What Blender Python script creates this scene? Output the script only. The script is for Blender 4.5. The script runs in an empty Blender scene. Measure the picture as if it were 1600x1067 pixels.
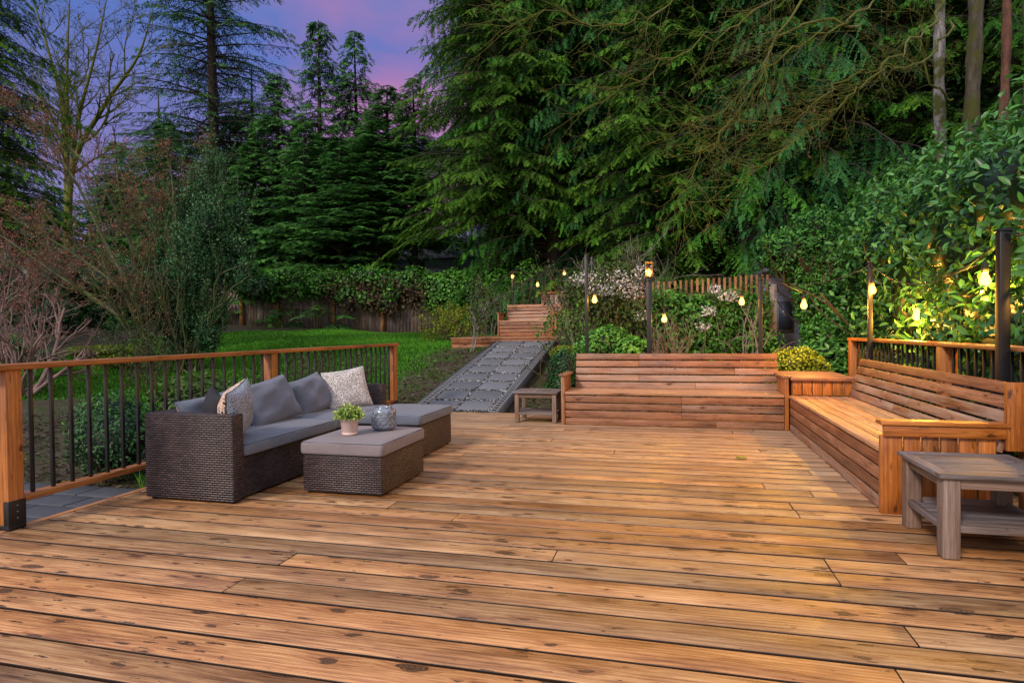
import bpy, bmesh, math, random
import numpy as np
from mathutils import Vector, Matrix
R_ = math.radians
rs = np.random.RandomState(7)
random.seed(7)
sc = bpy.context.scene
COL = sc.collection
PI = math.pi

# ------------------------------------------------------------------ camera
CF, CX, CY, HC = 970.0, 800.0, 533.5, 1.25
RW = np.array([[0.96830951, 0.00577838, 0.24968643],
               [0.24952383, 0.02046095, -0.96815247],
               [-0.01070318, 0.99977395, 0.01837069]])
cd = bpy.data.cameras.new('camera'); cam = bpy.data.objects.new('camera', cd); COL.objects.link(cam)
cd.sensor_width = 36.0; cd.lens = 36.0 * CF / 1600.0; cd.clip_start = 0.05; cd.clip_end = 500
M = Matrix([list(r) for r in RW]).to_4x4(); M.translation = Vector((0, 0, HC)); cam.matrix_world = M
sc.camera = cam

def at(x, y, Y=None, X=None, z=None):
    """a point of the place seen at photograph position (x, y) on a known plane of the deck frame"""
    r = RW @ np.array([(x - CX) / CF, -(y - CY) / CF, -1.0])
    t = Y / r[1] if Y is not None else (X / r[0] if X is not None else (z - HC) / r[2])
    return np.array([0, 0, HC]) + r * t

# ------------------------------------------------------------------ materials
def mat(name):
    m = bpy.data.materials.new(name); m.use_nodes = True
    nt = m.node_tree; nt.nodes.clear()
    out = nt.nodes.new('ShaderNodeOutputMaterial'); b = nt.nodes.new('ShaderNodeBsdfPrincipled')
    nt.links.new(b.outputs[0], out.inputs[0])
    return m, nt, b, out
def N(nt, t, **k):
    n = nt.nodes.new(t)
    for a, v in k.items():
        if hasattr(n, a): setattr(n, a, v)
    return n
def L(nt, a, b): nt.links.new(a, b)
def math_(nt, op, a, b=None, c=None, clamp=False):
    n = nt.nodes.new('ShaderNodeMath'); n.operation = op; n.use_clamp = clamp
    for i, v in enumerate((a, b, c)):
        if v is None: continue
        if isinstance(v, (int, float)): n.inputs[i].default_value = v
        else: nt.links.new(v, n.inputs[i])
    return n.outputs[0]
def mix(nt, f, a, b, mode='MIX'):
    n = nt.nodes.new('ShaderNodeMix'); n.data_type = 'RGBA'; n.blend_type = mode
    for s, v in ((n.inputs[0], f), (n.inputs[6], a), (n.inputs[7], b)):
        if isinstance(v, (int, float)): s.default_value = v
        elif isinstance(v, tuple): s.default_value = (*v, 1) if len(v) == 3 else v
        else: nt.links.new(v, s)
    return n.outputs[2]
def ramp(nt, f, stops, interp='LINEAR'):
    n = nt.nodes.new('ShaderNodeValToRGB'); cr = n.color_ramp; cr.interpolation = interp
    while len(cr.elements) < len(stops): cr.elements.new(0.5)
    for e, (p, c) in zip(cr.elements, stops):
        e.position = p; e.color = (*c, 1) if len(c) == 3 else c
    nt.links.new(f, n.inputs[0]); return n.outputs[0]
def g1(v): return (v, v, v)
def mapping(nt, vec, scale, loc=(0, 0, 0)):
    n = nt.nodes.new('ShaderNodeMapping'); n.inputs['Scale'].default_value = scale; n.inputs['Location'].default_value = loc
    nt.links.new(vec, n.inputs[0]); return n.outputs[0]
def noise(nt, vec, scale, detail=3, rough=0.55, dist=0.0):
    n = nt.nodes.new('ShaderNodeTexNoise'); n.inputs['Scale'].default_value = scale; n.inputs['Detail'].default_value = detail
    n.inputs['Roughness'].default_value = rough; n.inputs['Distortion'].default_value = dist
    if vec is not None: nt.links.new(vec, n.inputs['Vector'])
    return n.outputs['Fac']
def bump(nt, b, h, strength, dist=0.01):
    n = nt.nodes.new('ShaderNodeBump'); n.inputs['Strength'].default_value = strength; n.inputs['Distance'].default_value = dist
    nt.links.new(h, n.inputs['Height']); nt.links.new(n.outputs[0], b.inputs['Normal']); return n
def plain(name, c, rough=0.6, metal=0.0, var=0.12, scale=30.0, bmp=0.0):
    m, nt, b, o = mat(name)
    tc = N(nt, 'ShaderNodeTexCoord')
    nz = noise(nt, tc.outputs['Object'], scale, 4)
    col = mix(nt, nz, tuple(x * (1 - var) for x in c), tuple(min(1, x * (1 + var)) for x in c))
    L(nt, col, b.inputs['Base Color']); b.inputs['Roughness'].default_value = rough; b.inputs['Metallic'].default_value = metal
    if bmp: bump(nt, b, nz, bmp, 0.005)
    return m

def wood(name, dark, mid, light, knot=1.0, stain=0.4, rough=0.5, weather=0.0, spec=0.4, grey=(.38, .33, .29), deckzone=False, bvar=.60):
    m, nt, b, o = mat(name)
    uv = N(nt, 'ShaderNodeUVMap'); uv.uv_map = 'UVMap'
    at_ = N(nt, 'ShaderNodeAttribute'); at_.attribute_name = 'tint'
    sep = N(nt, 'ShaderNodeSeparateColor'); L(nt, at_.outputs['Color'], sep.inputs[0])
    r, g, bl = sep.outputs
    s = N(nt, 'ShaderNodeSeparateXYZ'); L(nt, uv.outputs[0], s.inputs[0])
    u, v = s.outputs[0], s.outputs[1]
    w = math_(nt, 'MULTIPLY', r, 37.0)
    def vec(a, c, k=1.0):
        n = N(nt, 'ShaderNodeCombineXYZ'); L(nt, math_(nt, 'MULTIPLY', u, a), n.inputs[0]); L(nt, math_(nt, 'MULTIPLY', v, c), n.inputs[1])
        L(nt, math_(nt, 'MULTIPLY', w, k), n.inputs[2]); return n.outputs[0]
    # knots
    vo = N(nt, 'ShaderNodeTexVoronoi'); vo.voronoi_dimensions = '2D'; vo.inputs['Scale'].default_value = 1
    kv = N(nt, 'ShaderNodeCombineXYZ')
    wob = noise(nt, vec(9, 30), 1.0, 3)
    wob = math_(nt, 'MULTIPLY', math_(nt, 'SUBTRACT', wob, 0.5), 0.26)
    L(nt, math_(nt, 'ADD', math_(nt, 'MULTIPLY', u, 3.1), math_(nt, 'ADD', w, wob)), kv.inputs[0])
    L(nt, math_(nt, 'ADD', math_(nt, 'MULTIPLY', v, 8.0), math_(nt, 'MULTIPLY', wob, 1.5)), kv.inputs[1])
    L(nt, kv.outputs[0], vo.inputs['Vector'])
    vs = N(nt, 'ShaderNodeSeparateColor'); L(nt, vo.outputs['Color'], vs.inputs[0])
    kd = ramp(nt, noise(nt, vec(.8, 1.5, 5.0), 1.0, 2), [(.36, g1(.35)), (.60, g1(1.35))])
    rad = math_(nt, 'MULTIPLY', math_(nt, 'MULTIPLY', math_(nt, 'POWER', vs.outputs[0], 3.0), kd), 0.15 * knot)
    dist = vo.outputs['Distance']
    kn = math_(nt, 'SUBTRACT', 1.0, math_(nt, 'DIVIDE', dist, math_(nt, 'ADD', rad, 0.004)), clamp=True)
    kmask = ramp(nt, kn, [(0.0, g1(0)), (0.16, g1(1))])
    halo = math_(nt, 'SUBTRACT', 1.0, math_(nt, 'DIVIDE', dist, math_(nt, 'ADD', math_(nt, 'MULTIPLY', rad, 3.2), 0.01)), clamp=True)
    # grain rings pushed aside by knots
    lf = noise(nt, vec(0.9, 5.0), 1.0, 3)
    v2 = math_(nt, 'ADD', v, math_(nt, 'ADD', math_(nt, 'MULTIPLY', lf, 0.10), math_(nt, 'MULTIPLY', halo, 0.030)))
    v2 = math_(nt, 'ADD', v2, math_(nt, 'MULTIPLY', w, 0.31))
    ring = math_(nt, 'SINE', math_(nt, 'MULTIPLY', math_(nt, 'ADD', v2, math_(nt, 'MULTIPLY', noise(nt, vec(.5, 12.0), 1.0, 2), .05)), math_(nt, 'MULTIPLY_ADD', r, 130.0, 150.0)))
    ring = math_(nt, 'MULTIPLY_ADD', ring, 0.5, 0.5)
    streak = noise(nt, vec(4.0, 210.0), 1.0, 6, 0.75)
    blot = noise(nt, vec(2.2, 9.0), 1.0, 5, 0.6)
    t = math_(nt, 'ADD', math_(nt, 'MULTIPLY', ring, 0.085), math_(nt, 'ADD', math_(nt, 'MULTIPLY', streak, 0.80), math_(nt, 'MULTIPLY', blot, 0.42)))
    col = ramp(nt, t, [(0.46, dark), (0.64, mid), (0.84, light)])
    # per board brightness and hue
    br = math_(nt, 'MULTIPLY_ADD', r, bvar, 1.0 - bvar * .48)
    cb = N(nt, 'ShaderNodeCombineColor'); L(nt, br, cb.inputs[0]); L(nt, math_(nt, 'MULTIPLY', br, math_(nt, 'MULTIPLY_ADD', g, 0.24, 0.86)), cb.inputs[1])
    L(nt, math_(nt, 'MULTIPLY', br, math_(nt, 'MULTIPLY_ADD', g, 0.5, 0.72)), cb.inputs[2])
    col = mix(nt, 1.0, col, cb.outputs[0], 'MULTIPLY')
    # stains
    st = noise(nt, vec(1.3, 7.0, 2.0), 1.0, 5, 0.62, 0.4)
    stm = ramp(nt, st, [(0.53, g1(0)), (0.62, g1(1))])
    col = mix(nt, math_(nt, 'MULTIPLY', stm, stain), col, mix(nt, 1.0, col, (0.42, 0.33, 0.34), 'MULTIPLY'))
    # small checks and specks
    sp = N(nt, 'ShaderNodeTexVoronoi'); sp.voronoi_dimensions = '3D'; sp.inputs['Scale'].default_value = 1; 
    spv = N(nt, 'ShaderNodeVectorMath'); spv.operation = 'ADD'; L(nt, vec(8, 48), spv.inputs[0])
    spn = N(nt, 'ShaderNodeTexNoise'); spn.inputs['Scale'].default_value = 1; spn.inputs['Detail'].default_value = 3; L(nt, vec(30, 120), spn.inputs['Vector'])
    sps = N(nt, 'ShaderNodeVectorMath'); sps.operation = 'SCALE'; sps.inputs['Scale'].default_value = .9; L(nt, spn.outputs['Color'], sps.inputs[0]); L(nt, sps.outputs[0], spv.inputs[1]); L(nt, spv.outputs[0], sp.inputs['Vector'])
    ssep = N(nt, 'ShaderNodeSeparateColor'); L(nt, sp.outputs['Color'], ssep.inputs[0])
    srad = math_(nt, 'MULTIPLY', math_(nt, 'MULTIPLY', math_(nt, 'POWER', ssep.outputs[0], 4.0), kd), 0.42)
    sm = math_(nt, 'LESS_THAN', sp.outputs['Distance'], srad)
    col = mix(nt, math_(nt, 'MULTIPLY', sm, 0.72 * knot), col, tuple(x * 0.16 for x in mid))
    # weathering
    wz = noise(nt, vec(1.7, 14, 3.0), 1.0, 5, 0.6)
    wm = ramp(nt, wz, [(0.35, g1(0)), (0.65, g1(1))])
    wf = math_(nt, 'MULTIPLY', wm, math_(nt, 'MAXIMUM', bl, weather))
    if deckzone:
        tc = N(nt, 'ShaderNodeTexCoord'); ps = N(nt, 'ShaderNodeSeparateXYZ'); L(nt, tc.outputs['Object'], ps.inputs[0])
        zx = math_(nt, 'MULTIPLY_ADD', ps.outputs[0], 0.9, -0.15, clamp=True)
        zy = math_(nt, 'MULTIPLY', math_(nt, 'MULTIPLY_ADD', ps.outputs[1], 0.8, -3.6, clamp=True), math_(nt, 'MULTIPLY_ADD', ps.outputs[1], -0.5, 5.0, clamp=True))
        zz = math_(nt, 'MULTIPLY', math_(nt, 'MULTIPLY', zx, zy), 0.75)
        far = math_(nt, 'MULTIPLY', math_(nt, 'MULTIPLY_ADD', ps.outputs[1], 0.25, -1.1, clamp=True), 0.5)
        wf = math_(nt, 'MAXIMUM', wf, math_(nt, 'MULTIPLY', math_(nt, 'MAXIMUM', zz, far), math_(nt, 'MULTIPLY_ADD', wm, 0.5, 0.5)))
    col = mix(nt, wf, col, mix(nt, t, tuple(x * 0.55 for x in grey), tuple(min(1, x * 1.35) for x in grey)))
    # knots on top
    col = mix(nt, math_(nt, 'MULTIPLY', halo, 0.55), col, mix(nt, 1.0, col, (0.50, 0.34, 0.26), 'MULTIPLY'))
    kring = math_(nt, 'MULTIPLY_ADD', math_(nt, 'SINE', math_(nt, 'MULTIPLY', kn, 22.0)), 0.5, 0.5)
    kcol = mix(nt, kring, tuple(x * 0.08 for x in mid), tuple(x * 0.42 for x in mid))
    col = mix(nt, math_(nt, 'MULTIPLY', kmask, 0.93), col, kcol)
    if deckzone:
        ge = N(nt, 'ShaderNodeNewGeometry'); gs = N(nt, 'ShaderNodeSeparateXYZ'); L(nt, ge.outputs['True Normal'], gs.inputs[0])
        gap_shade = math_(nt, 'SUBTRACT', 1.0, ramp(nt, math_(nt, 'ABSOLUTE', gs.outputs[2]), [(.35, g1(0)), (.75, g1(1))]))  # shade of the gaps, painted onto the board sides by their normal
        col = mix(nt, gap_shade, col, (.020, .010, .007))
    L(nt, col, b.inputs['Base Color'])
    rr = math_(nt, 'MULTIPLY_ADD', blot, 0.35, rough - 0.17)
    L(nt, rr, b.inputs['Roughness']); b.inputs['Specular IOR Level'].default_value = spec
    bump(nt, b, math_(nt, 'SUBTRACT', math_(nt, 'ADD', streak, math_(nt, 'MULTIPLY', ring, 0.3)), math_(nt, 'MULTIPLY', kmask, 0.7)), 0.22, 0.004)
    return m

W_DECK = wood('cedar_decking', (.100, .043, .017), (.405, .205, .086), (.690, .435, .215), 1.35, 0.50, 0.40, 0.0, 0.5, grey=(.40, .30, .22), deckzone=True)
W_BENCH = wood('cedar_bench', (.075, .026, .012), (.245, .095, .042), (.430, .205, .100), 0.8, 0.55, 0.5, 0.10, 0.4, grey=(.36, .27, .22))
W_SEAT = wood('cedar_seat', (.160, .066, .028), (.370, .185, .088), (.540, .330, .185), 0.7, 0.4, 0.5, 0.1, 0.4, grey=(.50, .40, .32))
W_PANEL = wood('cedar_panel', (.120, .036, .008), (.360, .120, .022), (.540, .220, .050), 0.8, 0.45, 0.4, 0.0, 0.5)
W_RAIL = wood('cedar_rail', (.090, .030, .008), (.310, .115, .028), (.460, .195, .058), 0.8, 0.45, 0.45, 0.0, 0.45)
W_TEAK = wood('grey_teak', (.034, .028, .030), (.115, .096, .096), (.250, .215, .215), 0.25, 0.45, 0.6, 0.4, 0.3, grey=(.25, .225, .23))
W_TEAKLEG = wood('brown_teak', (.060, .036, .026), (.160, .100, .072), (.270, .185, .145), 0.25, 0.5, 0.6, 0.3, 0.3, grey=(.26, .21, .19))
W_OLD = wood('old_fence_wood', (.060, .047, .042), (.210, .168, .148), (.360, .300, .265), 0.4, 0.7, 0.8, 0.3, 0.2, grey=(.13, .115, .115))
W_FPOST = wood('fence_post_wood', (.11, .05, .015), (.30, .14, .045), (.42, .22, .08), 0.4, 0.6, 0.7, 0.0, 0.2)
W_PICKET = wood('picket_wood', (.09, .038, .018), (.25, .11, .045), (.38, .19, .09), 0.3, 0.5, 0.7, 0.1, 0.2)

BLACK = plain('black_metal', (.012, .012, .016), 0.42, 0.3, 0.3, 12)
BRACKET = plain('black_bracket', (.010, .010, .012), 0.5, 0.2, 0.3, 30)
CABLE = plain('cable_rubber', (.010, .010, .010), 0.7)

def wicker():
    m, nt, b, o = mat('wicker')
    uv = N(nt, 'ShaderNodeUVMap'); uv.uv_map = 'UVMap'
    br = N(nt, 'ShaderNodeTexBrick'); L(nt, uv.outputs[0], br.inputs['Vector'])
    br.inputs['Scale'].default_value = 1; br.inputs['Brick Width'].default_value = 0.042; br.inputs['Row Height'].default_value = 0.0168
    br.inputs['Mortar Size'].default_value = 0.0030; br.inputs['Mortar Smooth'].default_value = 0.8
    br.inputs['Color1'].default_value = (.030, .019, .023, 1); br.inputs['Color2'].default_value = (.092, .060, .066, 1); br.inputs['Mortar'].default_value = (.004, .003, .004, 1)
    tc = N(nt, 'ShaderNodeTexCoord')
    nz = noise(nt, tc.outputs['Object'], 5, 4)
    L(nt, mix(nt, 0.8, br.outputs['Color'], ramp(nt, nz, [(0.3, g1(.6)), (.7, g1(1.0))]), 'MULTIPLY'), b.inputs['Base Color'])
    b.inputs['Roughness'].default_value = 0.38
    # rounded strands: each brick humps along its length, rows bulge
    s = N(nt, 'ShaderNodeSeparateXYZ'); L(nt, uv.outputs[0], s.inputs[0])
    row = math_(nt, 'ABSOLUTE', math_(nt, 'SINE', math_(nt, 'MULTIPLY', s.outputs[1], PI / 0.0168)))
    h = math_(nt, 'MULTIPLY', row, math_(nt, 'SUBTRACT', 1.0, br.outputs['Fac']))
    bump(nt, b, h, 1.0, 0.006)
    return m
WICKER = wicker()
def fabric(name, c, c2, sc_=900):
    m, nt, b, o = mat(name)
    tc = N(nt, 'ShaderNodeTexCoord')
    big = noise(nt, tc.outputs['Object'], 3.5, 4)
    fine = noise(nt, tc.outputs['Object'], sc_ * 0.25, 2)
    col = mix(nt, big, c, c2); col = mix(nt, 0.25, col, mix(nt, fine, g1(.4), g1(1.0)), 'MULTIPLY')
    L(nt, col, b.inputs['Base Color']); b.inputs['Roughness'].default_value = 0.85; b.inputs['Specular IOR Level'].default_value = 0.2
    b.inputs['Sheen Weight'].default_value = 0.15
    wr = noise(nt, tc.outputs['Object'], 7.0, 5, 0.6)
    bump(nt, b, math_(nt, 'ADD', wr, math_(nt, 'MULTIPLY', fine, 0.05)), 0.5, 0.03)
    return m
FAB = fabric('grey_fabric', (.115, .138, .192), (.152, .178, .238))
FAB_WARM = fabric('taupe_fabric', (.26, .205, .195), (.33, .265, .25))
PIPE = plain('piping_cloth', (.06, .06, .072), 0.8)
DARKCLOTH = plain('black_cloth', (.012, .012, .018), 0.85)
def pattern_cloth(name, light, dark, sc_):
    m, nt, b, o = mat(name)
    tc = N(nt, 'ShaderNodeTexCoord')
    v = N(nt, 'ShaderNodeTexVoronoi'); v.feature = 'DISTANCE_TO_EDGE'; v.inputs['Scale'].default_value = sc_
    L(nt, tc.outputs['Object'], v.inputs['Vector'])
    nz = noise(nt, tc.outputs['Object'], sc_ * 1.3, 3)
    f = math_(nt, 'ADD', math_(nt, 'MULTIPLY', v.outputs['Distance'], 1.1), math_(nt, 'MULTIPLY', nz, 0.55))
    L(nt, ramp(nt, f, [(0.42, light), (0.52, dark)]), b.inputs['Base Color']); b.inputs['Roughness'].default_value = 0.9
    bump(nt, b, nz, 0.6, 0.006)
    return m
PAT_A = pattern_cloth('pebble_cloth', (.62, .60, .60), (.075, .062, .075), 62)
PAT_A2 = pattern_cloth('pebble_cloth_warm', (.70, .52, .44), (.03, .025, .03), 48)
PAT_A3 = pattern_cloth('slate_cloth', (.30, .35, .44), (.06, .075, .11), 70)

def foliage(name, dark, mid, light, rough=0.5, trans=0.25, spec=0.35):
    m, nt, b, o = mat(name)
    a = N(nt, 'ShaderNodeAttribute'); a.attribute_name = 'tint'
    s = N(nt, 'ShaderNodeSeparateColor'); L(nt, a.outputs['Color'], s.inputs[0])
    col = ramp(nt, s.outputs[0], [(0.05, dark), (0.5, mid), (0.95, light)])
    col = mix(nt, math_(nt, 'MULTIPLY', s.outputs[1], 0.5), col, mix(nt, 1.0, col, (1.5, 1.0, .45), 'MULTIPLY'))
    L(nt, col, b.inputs['Base Color']); b.inputs['Roughness'].default_value = rough; b.inputs['Specular IOR Level'].default_value = spec
    if trans > 0:
        tr = N(nt, 'ShaderNodeBsdfTranslucent'); L(nt, col, tr.inputs[0])
        ms = N(nt, 'ShaderNodeMixShader'); ms.inputs[0].default_value = trans
        L(nt, b.outputs[0], ms.inputs[1]); L(nt, tr.outputs[0], ms.inputs[2]); L(nt, ms.outputs[0], o.inputs[0])
    return m
F_CEDAR = foliage('cedar_foliage', (.003, .010, .004), (.022, .095, .014), (.100, .340, .040), 0.75, 0.3, .12)
F_CEDAR2 = foliage('cedar_foliage_blue', (.003, .010, .006), (.017, .080, .026), (.064, .240, .072), 0.75, 0.3, .12)
F_CEDAR3 = foliage('cedar_foliage_yellow', (.004, .011, .003), (.034, .100, .012), (.130, .320, .036), 0.75, 0.3, .12)
F_FIR = foliage('fir_foliage', (.004, .012, .006), (.026, .085, .028), (.085, .250, .060), 0.75, 0.25, .12)
F_HEM = foliage('hemlock_foliage', (.005, .018, .008), (.042, .155, .040), (.140, .400, .085), 0.75, 0.25, .12)
F_OLIVE = foliage('olive_foliage', (.008, .014, .004), (.030, .060, .014), (.075, .150, .030), 0.6)
F_LAUREL = foliage('laurel_leaf', (.006, .024, .008), (.026, .115, .028), (.095, .300, .060), 0.34, 0.2, 0.4)
F_SMALL = foliage('privet_leaf', (.006, .026, .006), (.034, .150, .022), (.100, .350, .050), 0.4, 0.25, 0.4)
F_HOLLY = foliage('holly_leaf', (.004, .016, .008), (.020, .080, .030), (.080, .240, .085), 0.4, 0.15, 0.3)
F_IVY = foliage('ivy_leaf', (.010, .036, .006), (.045, .175, .022), (.140, .420, .055), 0.45, 0.3, 0.3)
F_BOX = foliage('boxwood_leaf', (.004, .018, .006), (.016, .075, .016), (.050, .180, .030), 0.45, 0.2, 0.35)
F_GOLD = foliage('gold_leaf', (.040, .065, .004), (.170, .260, .015), (.400, .520, .040), 0.5, 0.3, 0.3)
F_RED = foliage('maple_bud', (.09, .030, .026), (.26, .100, .082), (.48, .25, .20), 0.6, 0.3, 0.2)
F_BROWN = foliage('dry_leaf', (.020, .015, .008), (.070, .055, .030), (.150, .120, .070), 0.7, 0.2, 0.2)
F_WHITE = foliage('white_petal', (.30, .32, .36), (.55, .57, .62), (.80, .82, .86), 0.6, 0.3, 0.2)
F_PLANT = foliage('potted_leaf', (.060, .130, .020), (.250, .420, .090), (.560, .720, .250), 0.5, 0.3, 0.3)
F_GRASS = foliage('grass_blade', (.024, .100, .008), (.075, .280, .020), (.160, .460, .040), 0.6, 0.3, 0.2)
def bark(name, a, c, moss=0.0, mosscol=(.09, .10, .008), sc_=9):
    m, nt, b, o = mat(name)
    tc = N(nt, 'ShaderNodeTexCoord')
    v = mapping(nt, tc.outputs['Object'], (1, 1, 0.25))
    nz = noise(nt, v, sc_, 6, 0.7)
    col = ramp(nt, nz, [(0.32, a), (0.68, c)])
    if moss:
        mz = noise(nt, tc.outputs['Object'], 2.2, 5, 0.65)
        col = mix(nt, ramp(nt, mz, [(0.60 - moss * 0.3, g1(0)), (0.72 - moss * 0.3, g1(1))]), col, mix(nt, nz, tuple(x * .4 for x in mosscol), mosscol))
    L(nt, col, b.inputs['Base Color']); b.inputs['Roughness'].default_value = 0.9
    bump(nt, b, nz, 0.8, 0.03)
    return m
B_DARK = bark('dark_bark', (.012, .010, .009), (.055, .045, .040))
B_GREY = bark('grey_bark', (.035, .035, .04), (.30, .29, .31), 0.40, (.07, .08, .01), 18)
B_MOSS = bark('mossy_bark', (.018, .014, .010), (.095, .080, .060), 0.55, (.060, .072, .006), 14)
B_TWIG = bark('mossy_twig', (.05, .045, .02), (.18, .16, .09), 0.85, (.13, .15, .015), 5)
B_MAPLE = bark('green_maple_bark', (.035, .045, .022), (.13, .15, .075), 0.5, (.10, .13, .03), 6)
B_RED = bark('red_bark', (.03, .012, .008), (.15, .065, .042), 0.1, (.05, .06, .01), 16)
B_PINK = bark('pink_twig', (.10, .065, .06), (.30, .20, .185), 0.0)
B_PALE = bark('pale_twig', (.14, .13, .12), (.36, .33, .30), 0.2)
B_BROWN = bark('brown_twig', (.03, .02, .014), (.11, .08, .055), 0.3)

def emis(name, c, s):
    m, nt, b, o = mat(name)
    e = N(nt, 'ShaderNodeEmission'); e.inputs[0].default_value = (*c, 1); e.inputs[1].default_value = s
    fr = N(nt, 'ShaderNodeLayerWeight'); fr.inputs[0].default_value = 0.35
    L(nt, mix(nt, fr.outputs['Facing'], (1.0, .66, .20), (1.0, .36, .04)), e.inputs[0])
    tr = N(nt, 'ShaderNodeBsdfTransparent'); tr.inputs[0].default_value = (1, .86, .6, 1)
    ms = N(nt, 'ShaderNodeMixShader'); ms.inputs[0].default_value = .45; L(nt, e.outputs[0], ms.inputs[1]); L(nt, tr.outputs[0], ms.inputs[2])
    L(nt, ms.outputs[0], o.inputs[0]); return m
BULB = emis('lit_bulb', (1.0, .72, .28), 5.0)

# ------------------------------------------------------------------ mesh builder
class MB:
    def __init__(s): s.v = []; s.f = []; s.uv = []; s.t = []; s.n = 0
    def add(s, V, F, tint=(.5, .5, 0), uv=None):
        V = np.asarray(V, float).reshape(-1, 3); F = np.asarray(F, np.int64)
        s.v.append(V); s.f.append(F + s.n); s.n += len(V)
        T = np.asarray(tint, float)
        if T.ndim == 1: T = np.tile(T, (len(V), 1))
        s.t.append(T)
        s.uv.append(np.zeros((F.size, 2)) if uv is None else np.asarray(uv, float).reshape(-1, 2))
    def build(s, name, material, parent=None, smooth=False, bevel=0.0, loc=None):
        me = bpy.data.meshes.new(name)
        V = np.concatenate(s.v); nl = sum(f.size for f in s.f); nf = sum(len(f) for f in s.f)
        if loc is not None: V = V - np.asarray(loc, float)
        me.vertices.add(len(V)); me.vertices.foreach_set('co', V.ravel().astype(np.float32))
        me.loops.add(nl); me.loops.foreach_set('vertex_index', np.concatenate([f.ravel() for f in s.f]).astype(np.int32))
        me.polygons.add(nf)
        sizes = np.concatenate([np.full(len(f), f.shape[1]) for f in s.f])
        st = np.concatenate([[0], np.cumsum(sizes)[:-1]]).astype(np.int32)
        me.polygons.foreach_set('loop_start', st)
        me.update(calc_edges=True)
        ul = me.uv_layers.new(name='UVMap'); ul.data.foreach_set('uv', np.concatenate(s.uv).ravel().astype(np.float32))
        ca = me.attributes.new('tint', 'FLOAT_COLOR', 'POINT'); T = np.concatenate(s.t)
        ca.data.foreach_set('color', np.concatenate([T, np.ones((len(T), 1))], 1).ravel().astype(np.float32))
        if smooth: me.polygons.foreach_set('use_smooth', np.ones(nf, bool))
        me.materials.append(material)
        me.validate()
        o = bpy.data.objects.new(name, me); COL.objects.link(o)
        if loc is not None: o.location = tuple(loc)
        if parent is not None:
            o.parent = parent
            o.matrix_parent_inverse = Matrix.Identity(4)
            if loc is None: o.location = tuple(-Vector(parent['_base'])) if '_base' in parent.keys() else (0, 0, 0)
        if bevel:
            b = o.modifiers.new('bevel', 'BEVEL'); b.width = bevel; b.segments = 2; b.limit_method = 'ANGLE'; b.angle_limit = R_(50)
        return o
BOXF = np.array([[0, 3, 2, 1], [4, 5, 6, 7], [0, 1, 5, 4], [3, 7, 6, 2], [0, 4, 7, 3], [1, 2, 6, 5]])
SG = np.array([[-1, -1, -1], [1, -1, -1], [1, 1, -1], [-1, 1, -1], [-1, -1, 1], [1, -1, 1], [1, 1, 1], [-1, 1, 1]], float)
def obox(mb, c, ex, ey, ez, tint=None, off=None):
    """box about c with half vectors ex (grain direction), ey, ez"""
    c, ex, ey, ez = (np.asarray(q, float) for q in (c, ex, ey, ez))
    V = c + SG[:, :1] * ex + SG[:, 1:2] * ey + SG[:, 2:] * ez
    lx, ly, lz = (np.linalg.norm(q) for q in (ex, ey, ez))
    o = (random.uniform(0, 40), random.uniform(0, 40)) if off is None else off
    uv = []
    for k, f in enumerate(BOXF):
        for i in f:
            x, y, z = SG[i] * (lx, ly, lz)
            if k < 2: q = (x, y)
            elif k < 4: q = (x, z + ly + lz)
            else: q = (y, z)
            uv.append((q[0] + o[0], q[1] + o[1]))
    if tint is None: tint = (random.random(), random.random(), max(0, random.uniform(-.5, .35)))
    mb.add(V, BOXF, tint, uv)
def box(mb, x0, x1, y0, y1, z0, z1, ax='x', tint=None, off=None):
    c = ((x0 + x1) / 2, (y0 + y1) / 2, (z0 + z1) / 2); h = ((x1 - x0) / 2, (y1 - y0) / 2, (z1 - z0) / 2)
    X, Y, Z = (h[0], 0, 0), (0, h[1], 0), (0, 0, h[2])
    if ax == 'x': obox(mb, c, X, Y, Z, tint, off)
    elif ax == 'y': obox(mb, c, Y, X, Z, tint, off)
    elif ax == 'z': obox(mb, c, Z, X, Y, tint, off)
    else: # 'w' wicker: u horizontal, v up on every side
        c = np.array(c); V = c + SG * np.array(h); uv = []
        for k, f in enumerate(BOXF):
            for i in f:
                x, y, z = SG[i] * h
                uv.append((x + 5, y + 5) if k < 2 else ((x + 5, z + z0) if k < 4 else (y + 9, z + z0)))
        mb.add(V, BOXF, (.5, .5, 0), uv)
def tube(mb, pts, rad, n=6, tint=(.5, .5, 0)):
    P = np.asarray(pts, float); m = len(P); rad = np.full(m, rad) if np.isscalar(rad) else np.asarray(rad, float)
    T = np.gradient(P, axis=0); T /= np.linalg.norm(T, axis=1, keepdims=True) + 1e-9
    ref = np.array([0, 0, 1.]) if abs(T[:, 2]).mean() < 0.8 else np.array([1., 0, 0])
    A = np.cross(T, ref); A /= np.linalg.norm(A, axis=1, keepdims=True) + 1e-9; B = np.cross(T, A)
    an = np.linspace(0, 2 * PI, n, endpoint=False)
    V = P[:, None] + rad[:, None, None] * (np.cos(an)[None, :, None] * A[:, None] + np.sin(an)[None, :, None] * B[:, None])
    i = np.arange(m - 1)[:, None] * n; j = np.arange(n)[None]; j2 = (j + 1) % n
    F = np.stack([i + j, i + j2, i + n + j2, i + n + j], -1).reshape(-1, 4)
    mb.add(V.reshape(-1, 3), F, tint)
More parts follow.
